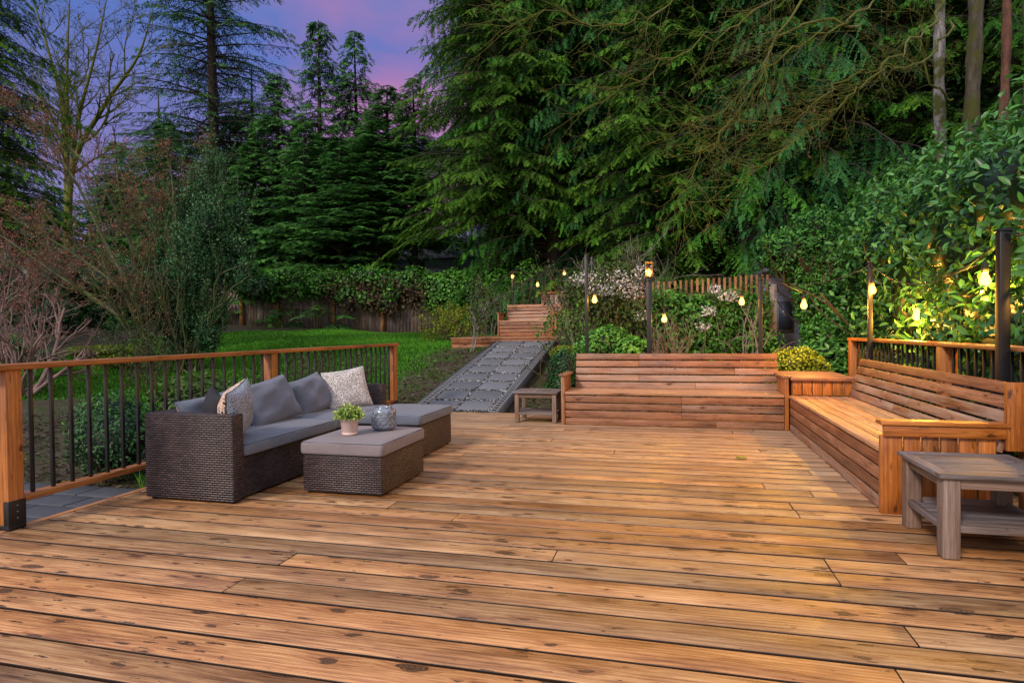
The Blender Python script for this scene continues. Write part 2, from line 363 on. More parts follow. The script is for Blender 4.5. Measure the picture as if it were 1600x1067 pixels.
def lathe(mb, prof, c=(0, 0, 0), n=40, tint=(.5, .5, 0)):
    pr = np.asarray(prof, float); an = np.linspace(0, 2 * PI, n, endpoint=False)
    V = np.stack([pr[:, 0:1] * np.cos(an), pr[:, 0:1] * np.sin(an), np.repeat(pr[:, 1:2], n, 1)], -1) + np.asarray(c)
    m = len(pr); i = np.arange(m - 1)[:, None] * n; j = np.arange(n)[None]; j2 = (j + 1) % n
    F = np.stack([i + j, i + j2, i + n + j2, i + n + j], -1).reshape(-1, 4)
    mb.add(V.reshape(-1, 3), F, tint)
def unit(v): return v / (np.linalg.norm(v, axis=-1, keepdims=True) + 1e-9)
def leaves(mb, P, D, Nn, ln, wd, tint, fold=0.25):
    """leaf blades: base P, direction D, normal Nn, length ln, width wd (arrays)"""
    P, D, Nn = (np.asarray(q, float) for q in (P, D, Nn)); n = len(P); D = unit(D); S = unit(np.cross(D, Nn)); Nn = np.cross(S, D)
    ln = np.broadcast_to(ln, n)[:, None]; wd = np.broadcast_to(wd, n)[:, None]
    V = np.stack([P, P + D * ln * .33 + S * wd * .5 + Nn * wd * fold, P + D * ln * .72 + S * wd * .40 + Nn * wd * fold * .6,
                  P + D * ln - Nn * wd * fold * .8, P + D * ln * .72 - S * wd * .40 + Nn * wd * fold * .6, P + D * ln * .33 - S * wd * .5 + Nn * wd * fold,
                  P + D * ln * .55], 1)
    b = (np.arange(n) * 7)[:, None, None]
    F = (b + np.array([[0, 1, 6], [1, 2, 6], [2, 3, 6], [3, 4, 6], [4, 5, 6], [5, 0, 6]])[None]).reshape(-1, 3)
    mb.add(V.reshape(-1, 3), F, np.repeat(tint, 7, 0))
def blades(mb, P, D, S, ln, wd, tint):
    """thin pointed slips (needle sprays, grass): one quad each"""
    n = len(P); ln = np.broadcast_to(ln, n)[:, None]; wd = np.broadcast_to(wd, n)[:, None]
    V = np.stack([P, P + D * ln * .45 + S * wd * .5, P + D * ln, P + D * ln * .45 - S * wd * .5], 1)
    F = (np.arange(n) * 4)[:, None] + np.arange(4)[None]
    mb.add(V.reshape(-1, 3), F, np.repeat(tint, 4, 0))
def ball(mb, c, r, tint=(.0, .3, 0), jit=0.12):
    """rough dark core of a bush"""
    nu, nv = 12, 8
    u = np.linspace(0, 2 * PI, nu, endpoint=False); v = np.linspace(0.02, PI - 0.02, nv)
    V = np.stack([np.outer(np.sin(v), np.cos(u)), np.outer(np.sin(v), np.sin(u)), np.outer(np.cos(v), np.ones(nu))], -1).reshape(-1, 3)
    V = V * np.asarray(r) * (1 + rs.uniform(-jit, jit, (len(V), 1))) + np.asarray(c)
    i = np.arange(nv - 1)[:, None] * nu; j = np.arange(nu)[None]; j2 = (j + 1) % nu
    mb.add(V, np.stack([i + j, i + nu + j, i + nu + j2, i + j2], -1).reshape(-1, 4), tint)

# ------------------------------------------------------------------ tagging
def tag(o, label=None, cat=None, group=None, kind=None):
    if label: o['label'] = label
    if cat: o['category'] = cat
    if group: o['group'] = group
    if kind: o['kind'] = kind
    return o
def thing(name, label, cat, loc=(0, 0, 0), group=None):
    o = bpy.data.objects.new(name, None); COL.objects.link(o); o.location = tuple(loc); o.empty_display_size = 0.1
    o['_base'] = tuple(float(x) for x in loc)
    return tag(o, label, cat, group)
def copy_tree(o, parent=None):
    c = o.copy(); COL.objects.link(c)
    if parent is not None: c.parent = parent
    for ch in [q for q in list(COL.objects) if q.parent == o]: copy_tree(ch, c)
    return c

# ------------------------------------------------------------------ ground
def ground(x, y):
    x = np.asarray(x, float); y = np.asarray(y, float)
    z = np.interp(y, [-60, 8.7, 9.2, 14, 21, 60], [-.22, -.22, -.14, .83, 1.10, 1.9])
    z = z + np.clip(-7 - x, 0, 12) * .050 * np.clip((y - 5) / 12, 0, 1)
    z = z + np.clip(-6.2 - x, 0, 4) * .10 * np.clip(1 - abs(y - 7) / 6, 0, 1)
    z = z - .10 * np.clip((x + 2.5) / .3, 0, 1) * np.clip((y - 9) / .5, 0, 1)
    z = z + .03 * np.sin(x * 1.7 + y * .6) * np.sin(y * 1.3 - x * .4) * np.clip((np.maximum(y, -x) - 9) / 3, 0, 1)
    return z
def lawn_mask(x, y):
    x = np.asarray(x, float); y = np.asarray(y, float)
    e = .35 * np.sin(x * 1.9 + 1) + .25 * np.sin(y * 2.3)
    right = np.clip((-4.25 + e - x) / 2.4 - np.clip((12.5 - y) * .09, 0, 1), 0, 1)
    near = np.clip((y - 6.6 - e + (x + 5) * .25) / 1.2, 0, 1)
    left = np.clip((x + 15 + np.clip(y - 14, 0, 9) * -.45 + e) / 1.5, 0, 1)
    far = np.clip((20.3 - y) / .6, 0, 1)
    return right * near * left * far
xs = np.unique(np.concatenate([np.linspace(-130, -20, 34), np.linspace(-20, 6, 131), np.linspace(6, 130, 40)]))
ys = np.unique(np.concatenate([np.linspace(-80, 2, 24), np.linspace(2, 24, 111), np.linspace(24, 220, 60)]))
GX, GY = np.meshgrid(xs, ys); GZ = ground(GX, GY)
mb = MB(); nx, ny = len(xs), len(ys)
i = np.arange(ny - 1)[:, None] * nx; j = np.arange(nx - 1)[None]
Fg = np.stack([i + j, i + j + 1, i + nx + j + 1, i + nx + j], -1).reshape(-1, 4)
lm = lawn_mask(GX, GY)
mb.add(np.stack([GX, GY, GZ], -1).reshape(-1, 3), Fg, np.stack([lm, lm * 0, lm * 0], -1).reshape(-1, 3))
m, nt, b, o = mat('soil_and_lawn')
tc = N(nt, 'ShaderNodeTexCoord'); a = N(nt, 'ShaderNodeAttribute'); a.attribute_name = 'tint'
s = N(nt, 'ShaderNodeSeparateColor'); L(nt, a.outputs['Color'], s.inputs[0])
n1 = noise(nt, tc.outputs['Object'], 1.1, 6, .65); n2 = noise(nt, tc.outputs['Object'], 22, 5, .7); n3 = noise(nt, tc.outputs['Object'], 6, 5, .7)
soil = ramp(nt, n2, [(.3, (.018, .014, .012)), (.52, (.070, .055, .046)), (.75, (.160, .128, .105))])
soil = mix(nt, ramp(nt, n3, [(.42, g1(0)), (.68, g1(.75))]), soil, (.055, .075, .018))
vs = N(nt, 'ShaderNodeTexVoronoi'); vs.inputs['Scale'].default_value = 9; L(nt, tc.outputs['Object'], vs.inputs['Vector'])
vsc = N(nt, 'ShaderNodeSeparateColor'); L(nt, vs.outputs['Color'], vsc.inputs[0])
fl = math_(nt, 'LESS_THAN', vs.outputs['Distance'], math_(nt, 'MULTIPLY', math_(nt, 'POWER', vsc.outputs[0], 5.0), 0.25))
soil = mix(nt, fl, soil, (.30, .27, .24))
gr = ramp(nt, n2, [(.25, (.030, .110, .008)), (.6, (.070, .260, .012)), (.85, (.130, .380, .022))])
gr = mix(nt, ramp(nt, n1, [(.35, g1(0)), (.7, g1(.5))]), gr, (.050, .120, .012))
gr = mix(nt, ramp(nt, noise(nt, tc.outputs['Object'], 2.6, 5, .7), [(.42, g1(0)), (.62, g1(.65))]), gr, (.022, .085, .008))
soil = mix(nt, ramp(nt, noise(nt, tc.outputs['Object'], 1.7, 6, .75), [(.45, g1(0)), (.60, g1(.8))]), soil, (.10, .085, .062))
soil = mix(nt, ramp(nt, noise(nt, tc.outputs['Object'], 2.9, 6, .8), [(.50, g1(0)), (.62, g1(.8))]), soil, (.040, .072, .014))
edge = math_(nt, 'ADD', s.outputs[0], math_(nt, 'MULTIPLY', math_(nt, 'SUBTRACT', n3, .5), 1.1))
L(nt, mix(nt, ramp(nt, edge, [(.12, g1(0)), (.75, g1(1))]), soil, gr), b.inputs['Base Color'])
b.inputs['Roughness'].default_value = .95; b.inputs['Specular IOR Level'].default_value = .15
bump(nt, b, math_(nt, 'ADD', n2, n3), 1.0, .04)
tag(mb.build('ground', m, smooth=True), kind='structure')

# lawn blades
n = 110000
px = rs.uniform(-19, -3.5, n * 3); py = rs.uniform(8.0, 21, n * 3)
k = rs.uniform(0, 1, n * 3) < lawn_mask(px, py) ** 1.5 * (0.35 + 0.65 * (np.sin(px * 2.1) * np.sin(py * 1.7) > -.3))
px, py = px[k][:n], py[k][:n]; n = len(px)
P = np.stack([px, py, ground(px, py) - .005], 1)
D = unit(np.stack([rs.normal(0, .45, n), rs.normal(0, .45, n), np.ones(n)], 1)); an = rs.uniform(0, 2 * PI, n)
S = np.stack([np.cos(an), np.sin(an), an * 0], 1)
pt = .38 + .25 * np.sin(px * .8 + 1) * np.sin(py * .9) + rs.uniform(-.3, .3, n)
mb = MB(); blades(mb, P, D, S, rs.uniform(.04, .085, n), rs.uniform(.018, .035, n), np.stack([np.clip(pt, 0, 1), rs.uniform(0, .5, n), an * 0], 1))
tag(mb.build('lawn_grass', F_GRASS), 'bright green lawn between the railing and the board fence', 'grass', kind='stuff')

# fallen leaves and bark bits on the beds
n = 9000; px = rs.uniform(-9, 3, n * 4); py = rs.uniform(3, 17, n * 4)
k = (lawn_mask(px, py) < .5) & ~((px > -4.3) & (py < 9.15)) & ~((px > -4.1) & (px < -2.5) & (py < 14.1)) & ~((py > 13.9) & (px > -5.2)) & ~((py < 4.75) & (px < -4.1))
px, py = px[k][:n], py[k][:n]; n = len(px); D = rs.normal(0, 1, (n, 3)) * (1, 1, .25)
mb = MB(); leaves(mb, np.stack([px, py, ground(px, py) + .008], 1), D, np.tile([0, 0, 1.], (n, 1)) + rs.normal(0, .35, (n, 3)), rs.uniform(.03, .085, n), rs.uniform(.015, .045, n), np.stack([rs.uniform(0, 1, n) ** 1.6, rs.uniform(0, 1, n), D[:, 0] * 0], 1))
tag(mb.build('leaf_litter', F_BROWN), 'brown leaf litter and bark bits scattered over the planting beds', 'leaf litter', kind='stuff')
n = 16000; px = rs.uniform(-8, -4.0, n); py = rs.uniform(8.8, 14.5, n); k = (lawn_mask(px, py) < .5) & (np.sin(px * 5.3 + py * 1.1) * np.sin(py * 4.1 - px) > .15); px, py = px[k], py[k]; n = len(px)
D = unit(np.stack([rs.normal(0, .6, n), rs.normal(0, .6, n), np.ones(n)], 1)); an = rs.uniform(0, 6.28, n)
mb = MB(); blades(mb, np.stack([px, py, ground(px, py) - .004], 1), D, np.stack([np.cos(an), np.sin(an), an * 0], 1), rs.uniform(.02, .05, n), .02, np.stack([rs.uniform(.05, .5, n), rs.uniform(.2, 1, n), an * 0], 1))
tag(mb.build('sparse_grass', F_GRASS), 'thin patchy grass and moss on the bare soil left of the path', 'grass', kind='stuff')

# ------------------------------------------------------------------ deck
deck_x0, deck_x1 = -4.16, 2.62
PITCH, GAP = 0.186, 0.016
mb = MB(); y = 9.03; k = 0
while y > -1.2:
    y1 = y - PITCH + GAP
    xl = deck_x0 + .045 if y1 > 2.88 else -9.0
    joints = [xl]
    cands = [-6.6, -4.9, -2.55, -1.4, .9, 1.05] if k % 2 else [-5.8, -3.9, -2.0, -.55, .78, 1.3]
    random.shuffle(cands)
    pick = sorted(c for c in cands[:random.choice([0, 1, 1, 2, 3])] if c > xl + .6)
    last = xl
    for c in pick:
        c += random.uniform(-.12, .12)
        if c - last > 1.0 and deck_x1 - c > .9:
            joints.append(c); last = c
    joints.append(deck_x1)
    for a_, b_ in zip(joints[:-1], joints[1:]):
        dz = random.uniform(-.0012, .0012)
        box(mb, a_ + .002, b_ - .002, y1, y, -.036 + dz, dz, 'x', (random.random(), random.random(), 0))
    y -= PITCH; k += 1
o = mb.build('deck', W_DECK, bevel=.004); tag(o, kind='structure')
mb = MB()
box(mb, deck_x0, deck_x0 + .040, 2.9, 9.03, -.038, .004, 'y', (.9, .9, .3))
box(mb, deck_x0 - .04, deck_x0 - .002, 2.9, 9.06, -.24, -.004, 'y', (.3, .5, 0))
box(mb, deck_x0, deck_x1, 9.035, 9.07, -.24, -.004, 'x', (.3, .5, 0))
box(mb, -9, deck_x0 - .045, 2.83, 2.865, -.24, -.006, 'x', (.3, .5, 0))
q = mb.build('trim', W_RAIL, o, bevel=.003)
mb = MB()
for yy in np.arange(-1, 9, .4): box(mb, -9 if yy < 2.7 else deck_x0 + .01, deck_x1 - .02, yy, yy + .04, -.2, -.040, 'x', (.1, .5, 0))
mb.build('joist', W_OLD, o)

# ------------------------------------------------------------------ stone walk beside the deck
m, nt, b, o_ = mat('slate_pavers')
uv = N(nt, 'ShaderNodeTexCoord')
n1 = noise(nt, uv.outputs['Object'], 3, 5); n2 = noise(nt, uv.outputs['Object'], 60, 4, .7)
at_ = N(nt, 'ShaderNodeAttribute'); at_.attribute_name = 'tint'; sp_ = N(nt, 'ShaderNodeSeparateColor'); L(nt, at_.outputs['Color'], sp_.inputs[0])
c_ = mix(nt, n1, (.120, .135, .165), (.190, .205, .240)); c_ = mix(nt, .6, c_, ramp(nt, n2, [(.3, g1(.45)), (.7, g1(1.1))]), 'MULTIPLY')
c_ = mix(nt, 1.0, c_, ramp(nt, sp_.outputs[0], [(0, g1(.75)), (1, g1(1.2))]), 'MULTIPLY')
L(nt, c_, b.inputs['Base Color']); b.inputs['Roughness'].default_value = .62; bump(nt, b, n2, .5, .006)
SLATE = m
DARKSLATE = plain('dark_slate', (.055, .060, .072), .6, 0, .45, 9, .3)
mb = MB()
for r in range(9):
    yy = 4.62 - r * .30
    x = -4.24 - (.22 if r % 2 else 0)
    if r % 2: box(mb, x + .005, -4.225, yy - .285, yy, -.24, -.165, 'x', (random.random(), 0, 0))
    while x > -9:
        box(mb, x - .435, x - .006, yy - .285, yy, -.24, -.165 + random.uniform(-.003, .003), 'x', (random.random(), 0, 0)); x -= .445
tag(mb.build('walkway', DARKSLATE, bevel=.006), kind='structure')

# ------------------------------------------------------------------ sloping stone path
PX0, PX1, PY0, PY1, PZ0, PZ1 = -4.03, -2.56, 9.09, 14.02, .0, .985
def pz(y): return PZ0 + (y - PY0) / (PY1 - PY0) * (PZ1 - PZ0)
ps = (PZ1 - PZ0) / (PY1 - PY0); pv = np.array([0, 1, ps]); pn = np.array([0, -ps, 1]) / math.hypot(1, ps)
def pbox(mb, x0, x1, y0, y1, h0, h1, tint=None):
    c = np.array([(x0 + x1) / 2, (y0 + y1) / 2, pz((y0 + y1) / 2)]) + pn * (h0 + h1) / 2
    obox(mb, c, ((x1 - x0) / 2, 0, 0), pv * (y1 - y0) / 2, pn * (h1 - h0) / 2, tint)
m, nt, b, o_ = mat('gravel')
tc = N(nt, 'ShaderNodeTexCoord'); v = N(nt, 'ShaderNodeTexVoronoi'); v.inputs['Scale'].default_value = 34; L(nt, tc.outputs['Object'], v.inputs['Vector'])
vv = N(nt, 'ShaderNodeSeparateColor'); L(nt, v.outputs['Color'], vv.inputs[0])
c_ = ramp(nt, vv.outputs[0], [(0, (.006, .007, .010)), (.6, (.03, .035, .045)), (.85, (.26, .28, .32)), (1, (.55, .55, .58))])
c_ = mix(nt, ramp(nt, v.outputs['Distance'], [(.35, g1(0)), (.6, g1(1))]), c_, (.006, .007, .01))
L(nt, c_, b.inputs['Base Color']); b.inputs['Roughness'].default_value = .6
bump(nt, b, math_(nt, 'SUBTRACT', 1.0, v.outputs['Distance']), 1.0, .02)
GRAVEL = m
mb = MB(); pbox(mb, PX0 + .03, PX1 - .03, PY0, PY1, -.25, 0, (.5, .5, 0)); path = mb.build('path', GRAVEL); tag(path, kind='structure')
mb = MB(); nr = 9; rp = (PY1 - PY0) / nr
for r in range(nr):
    y0 = PY0 + r * rp + .055
    for x0 in (PX0 + .20, PX0 + .20 + .565):
        pbox(mb, x0, x0 + .50, y0, y0 + rp - .11, -.03, .012, (random.random(), 0, 0))
mb.build('paving', SLATE, path, bevel=.005)
mb = MB()
for x0 in (PX0 + .03, PX1 - .155):
    for xx in (x0, x0 + .105): pbox(mb, xx, xx + .022, PY0, PY1, -.03, .014, (.9, 0, 0))
    yy = PY0
    while yy < PY1 - .02:
        pbox(mb, x0 + .023, x0 + .104, yy, yy + .030, -.03, .012, (.9, 0, 0)); yy += .115
mb.build('border', SLATE, path)
mb = MB()
for x0 in (PX0 + .05, PX1 - .135): pbox(mb, x0, x0 + .09, PY0, PY1, -.01, .003)
mb.build('border_bed', plain('dark_bed', (.008, .009, .012), .9), path)
mb = MB()
for xx in (PX0, PX1 - .028): pbox(mb, xx, xx + .028, PY0, PY1, -.26, .022, (.2, 0, 0))
mb.build('edging', plain('dark_edging', (.045, .048, .058), .6), path)
# loose pebbles along the joints
n = 14000; px = rs.uniform(PX0 + .17, PX1 - .17, n); py = rs.uniform(PY0, PY1, n)
fx = (px - PX0 - .20); inx = ((fx > 0) & (fx < .50)) | ((fx > .565) & (fx < 1.065)); fy = np.mod(py - PY0, rp); iny = (fy > .055) & (fy < rp - .055)
k = ~(inx & iny); px, py = px[k], py[k]
mb = MB(); s8 = unit(SG)
for x_, y_ in zip(px, py):
    r_ = random.uniform(.008, .017); mb.add(np.array([x_, y_, pz(y_) + r_ * .4]) + s8 * r_ * np.array([random.uniform(.7, 1.5), random.uniform(.7, 1.5), .8]), BOXF, (random.random(), 0, 0))
m, nt, b, o_ = mat('pebble'); a = N(nt, 'ShaderNodeAttribute'); a.attribute_name = 'tint'; s = N(nt, 'ShaderNodeSeparateColor'); L(nt, a.outputs['Color'], s.inputs[0])
L(nt, ramp(nt, s.outputs[0], [(0, (.006, .007, .010)), (.55, (.03, .035, .045)), (.8, (.26, .28, .33)), (1, (.66, .66, .68))]), b.inputs['Base Color'])
pe = mb.build('pebbles', m, path, smooth=True); pe['kind'] = 'stuff'

# ------------------------------------------------------------------ upper deck
mb = MB(); y = 14.06
while y < 18.4:
    box(mb, -5.15, -1.75, y, y + .178, 1.045, 1.083, 'x'); y += .186
ud = mb.build('upper_deck', W_BENCH, bevel=.004); tag(ud, kind='structure')
mb = MB(); box(mb, -5.13, -1.77, 14.075, 14.11, .93, 1.042, 'x'); box(mb, -5.13, -1.77, 14.08, 14.115, .72, .922, 'x'); box(mb, -5.13, -5.09, 14.12, 18.3, .7, 1.042, 'y')
mb.build('fascia', W_BENCH, ud)

# ------------------------------------------------------------------ left railing
RX = -4.15
SCREW = plain('screw_metal', (.12, .12, .13), .35, .8)
rl = thing('deck_railing', 'long cedar railing with black balusters along the left side of the deck behind the sofa', 'railing', (RX, 5.9, 0))
mb = MB(); box(mb, RX - .07, RX + .07, 2.86, 5.80, 1.028, 1.066, 'y', (.35, .3, 0)); box(mb, RX - .07, RX + .07, 5.803, 8.86, 1.028, 1.066, 'y', (.55, .5, 0)); mb.build('top_rail', W_RAIL, rl, bevel=.005)
PY_ = [3.06, 5.77, 8.76]
for a_, b_ in zip(PY_[:-1], PY_[1:]):
    mb = MB(); box(mb, RX - .045, RX + .045, a_ + .052, b_ - .052, .165, .205, 'y', (.5, .6, 0)); mb.build('bottom_rail', W_RAIL, rl, bevel=.004)
for q_, yy in enumerate(PY_):
    mb = MB(); box(mb, RX - .052, RX + .050, yy - .052, yy + .050, .002, 1.026, 'z', (.75 if q_ == 0 else .5, .4, 0)); p_ = mb.build('post', W_RAIL, rl, bevel=.004)
    mb = MB(); box(mb, RX - .057, RX + .055, yy - .057, yy + .055, .002, .035, 'x')
    box(mb, RX + .012, RX + .0555, yy - .0575, yy - .053, .03, .19, 'z'); box(mb, RX + .051, RX + .056, yy - .057, yy + .055, .03, .19, 'z')
    br_ = mb.build('bracket', BRACKET, p_, bevel=.003); br_.location = (0, 0, 0)
    for zz in (.075, .115, .155):
        mb = MB(); box(mb, RX + .054, RX + .060, yy - .008, yy + .008, zz - .007, zz + .007, 'x'); mb.build('screw', SCREW, p_).location = (0, 0, 0)
for a_, b_ in zip(PY_[:-1], PY_[1:]):
    nb = int(round((b_ - a_) / .1445)); st_ = (b_ - a_) / nb
    for k in range(1, nb):
        yy = a_ + k * st_; mb = MB(); box(mb, RX - .011, RX + .011, yy - .011, yy + .011, .206, 1.027, 'z'); mb.build('baluster', BLACK, rl, bevel=.003)

# right railing
RX2 = 2.46
rr = thing('deck_railing', 'cedar railing with black balusters behind the right bench in front of the laurel hedge', 'railing', (RX2, 6.5, 0))
mb = MB(); box(mb, RX2 - .07, RX2 + .07, 6.6, 9.66, 1.055, 1.093, 'y'); box(mb, RX2 - .07, RX2 + .07, 3.2, 6.597, 1.055, 1.093, 'y'); mb.build('top_rail', W_RAIL, rr, bevel=.005)
mb = MB(); box(mb, RX2 - .045, RX2 + .045, 3.2, 9.5, .165, .205, 'y'); mb.build('bottom_rail', W_RAIL, rr)
PR = [9.56, 6.56, 3.3]
for yy in PR:
    mb = MB(); box(mb, RX2 - .065, RX2 + .065, yy - .065, yy + .065, -.2 if yy > 9 else .002, 1.053, 'z', (.6, .3, 0)); mb.build('post', W_RAIL, rr, bevel=.004)
for a_, b_ in zip(PR[1:], PR[:-1]):
    nb = int(round((b_ - a_) / .1445)); st_ = (b_ - a_) / nb
    for k in range(1, nb):
        yy = a_ + k * st_; mb = MB(); box(mb, RX2 - .011, RX2 + .011, yy - .011, yy + .011, .206, 1.054, 'z'); mb.build('baluster', BLACK, rr, bevel=.003)

# ------------------------------------------------------------------ benches
def front_bench(name, label, x0, x1, yf, z0, arms=(1, 1), depth=.66, group=None, sm=None):
    """bench facing -y : slatted skirt, seat boards, raked back, boarded arms"""
    t = thing(name, label, 'bench', ((x0 + x1) / 2, yf, z0), group)
    sk = .098; mb = MB()
    for k in range(4):
        z = z0 + .004 + k * .0985
        if x1 - x0 > 2.2:
            c = random.choice([.4, .55, .7]) * (x1 - x0) + x0
            for a_, b_ in ((x0 + .05, c - .001), (c + .001, x1 - .05)): box(mb, a_, b_, yf, yf + .03, z, z + .083, 'x')
        else: box(mb, x0 + .05, x1 - .05, yf, yf + .03, z, z + .083, 'x')
    mb.build('skirt', W_BENCH, t, bevel=.004)
    mb = MB()
    for k in range(5):
        y = yf - .018 + k * .125; box(mb, x0 + .05, x1 - .05, y, y + .117, z0 + .398, z0 + .432, 'x', (random.uniform(.3, 1), random.random(), .3))
    mb.build('seat', W_SEAT, t, bevel=.005)
    mb = MB(); a_ = R_(13); up = np.array([0, math.sin(a_), math.cos(a_)]); nn = np.array([0, -math.cos(a_), math.sin(a_)])
    base = np.array([0, yf + .60, z0 + .425])
    for k in range(5):
        h = .006 + k * .100
        w_ = .083
        parts_ = [(x0 + .10, x1 - .02)]
        if x1 - x0 > 2.2:
            c = x0 + random.choice([.35, .62, .8]) * (x1 - x0); parts_ = [(x0 + .10, c - .001), (c + .001, x1 - .02)]
        for q0, q1 in parts_:
            obox(mb, base + up * (h + w_ / 2) + np.array([(q0 + q1) / 2, 0, 0]), ((q1 - q0) / 2, 0, 0), up * w_ / 2, nn * .017, (random.uniform(.2, .9), random.random(), .1 if k > 2 else .6))
    mb.build('backrest', W_BENCH, t, bevel=.004)
    for xx in np.linspace(x0 + .3, x1 - .3, 4): mb = MB(); obox(mb, base + up * .16 - nn * .045 + np.array([xx, 0, 0]), up * .34, (.045, 0, 0), nn * .02); mb.build('back_support', W_OLD, t)
    for side, on in ((0, arms[0]), (1, arms[1])):
        if not on: continue
        xa = x0 if side == 0 else x1 - .045
        mb = MB()
        box(mb, xa, xa + .045, yf - .02, yf + .065, z0 + .003, z0 + .632, 'z')
        for k in range(5):
            y = yf + .07 + k * .104; box(mb, xa + .008, xa + .038, y, y + .096, z0 + .003, z0 + .632, 'z')
        pa = mb.build('arm', W_PANEL if side == 1 else W_BENCH, t, bevel=.003)
        mb = MB(); box(mb, xa - .03, xa + .075, yf - .035, yf + .60, z0 + .634, z0 + .662, 'y'); mb.build('armrest', W_BENCH, pa, bevel=.004).location = (0, 0, 0)
    return t
front_bench('slatted_bench', 'long cedar slatted bench across the back edge of the deck', -1.42, 1.36, 8.08, 0)

def side_bench(name, label, xf, y0, y1, z0, ztop=.625, wpan=.69, group=None, lens=True, sgn=1):
    """bench facing -x, near end closed by a boarded panel"""
    t = thing(name, label, 'bench', (xf, (y0 + y1) / 2, z0), group)
    mb = MB()
    for k in range(4):
        z = z0 + .004 + k * .0985; box(mb, xf, xf + .03, y0 + .045, y1, z, z + .083, 'y', (random.random(), random.random(), .7 if k == 0 else .1))
    mb.build('skirt', W_BENCH, t, bevel=.004)
    mb = MB()
    for k in range(6):
        x = xf - .012 + k * .112; box(mb, x, x + .104, y0 + .045, y1, z0 + .398, z0 + .430, 'y', (random.uniform(.4, 1), random.random(), .15))
    mb.build('seat', W_SEAT, t, bevel=.005)
    mb = MB(); a_ = R_(15); up = np.array([math.sin(a_), 0, math.cos(a_)]); nn = np.array([-math.cos(a_), 0, math.sin(a_)])
    base = np.array([xf + .66, 0, z0 + .428])
    for k in range(5):
        h = .006 + k * .094; w_ = .077; ya = y0 + .012
        cuts = [(ya, y1 + .0)]
        if k < 2 and y1 - y0 > 3: c = y0 + .58 * (y1 - y0) - .3 * k; cuts = [(ya, c), (c + .003, y1)]
        for q0, q1 in cuts:
            obox(mb, base + up * (h + w_ / 2) + np.array([0, (q0 + q1) / 2, 0]), (0, (q1 - q0) / 2, 0), up * w_ / 2, nn * .017, (random.uniform(.2, .9), random.random(), .85 if k < 3 else .0))
    mb.build('backrest', W_BENCH, t, bevel=.004)
    for yy in np.linspace(y0 + .22, y1 - .3, 5): mb = MB(); obox(mb, base + up * .14 - nn * .045 + np.array([0, yy, 0]), up * .32, (0, .045, 0), nn * .02); mb.build('back_support', W_OLD, t)
    mb = MB()
    box(mb, xf - .025, xf + .105, y0 - .0, y0 + .04, z0 + .003, z0 + .525, 'z', (.5, .2, 0))
    x = xf + .118
    while x < xf + wpan - .05:
        box(mb, x, x + .094, y0 + .006, y0 + .036, z0 + .003, z0 + .525, 'z', (random.random(), random.uniform(0, .5), 0)); x += .107
    pa = mb.build('end_panel', W_PANEL, t, bevel=.003)
    mb = MB(); box(mb, xf - .015, xf + wpan, y0 - .028, y0 - .002, z0 + .527 - .004, z0 + ztop - .028, 'x', (.55, .3, 0)); mb.build('apron', W_PANEL, pa, bevel=.003).location = (0, 0, 0)
    mb = MB(); box(mb, xf - .035, xf + wpan + .01, y0 - .045, y0 + .075, z0 + ztop - .026, z0 + ztop, 'x', (.8, .4, 0)); mb.build('armrest', W_PANEL, pa, bevel=.004).location = (0, 0, 0)
    return t
side_bench('slatted_bench', 'long cedar slatted bench running down the right side of the deck', 1.365, 4.60, 8.03, 0)
t = thing('bench_post', 'short thick cedar post standing behind the near end of the right bench', 'post', (2.06, 4.62, 0))
mb = MB(); box(mb, 2.045, 2.175, 4.565, 4.605, .45, .885, 'z', (.6, .3, 0)); mb.build('post_board', W_PANEL, t, bevel=.004)
mb = MB(); box(mb, 2.17, 2.25, 4.61, 4.70, .002, .87, 'z', (.4, .3, 0)); mb.build('post_core', W_BENCH, t, bevel=.004)

# corner box table between the benches
t = thing('corner_table', 'boarded cedar corner box with a flat top between the two deck benches', 'table', (1.78, 8.6, 0))
mb = MB()
for k in range(6):
    x = 1.40 + k * .1085; box(mb, x, x + .1, 8.036, 8.064, .435, .612, 'z', (random.uniform(.5, 1), .35, 0))
for k in range(9):
    y = 8.07 + k * .125
    box(mb, 1.40, 1.43, y, y + .117, .004, .612, 'z')
mb.build('side_panel', W_PANEL, t, bevel=.003)
mb = MB()
for k in range(10):
    y = 8.02 + k * .125; box(mb, 1.375, 2.10, y, y + .119, .614, .642, 'x', (random.uniform(.2, .7), random.random(), .5))
box(mb, 1.372, 2.103, 7.985, 8.017, .610, .645, 'x', (.6, .3, 0))
mb.build('tabletop', W_BENCH, t, bevel=.003)

# upper deck benches
front_bench('slatted_bench', 'small cedar slatted bench at the back of the raised upper deck', -4.80, -2.66, 17.0, 1.083, arms=(1, 0))
side_bench('slatted_bench', 'short cedar bench with a boarded end panel at the right of the upper deck', -2.93, 15.1, 16.95, 1.083, ztop=.66)

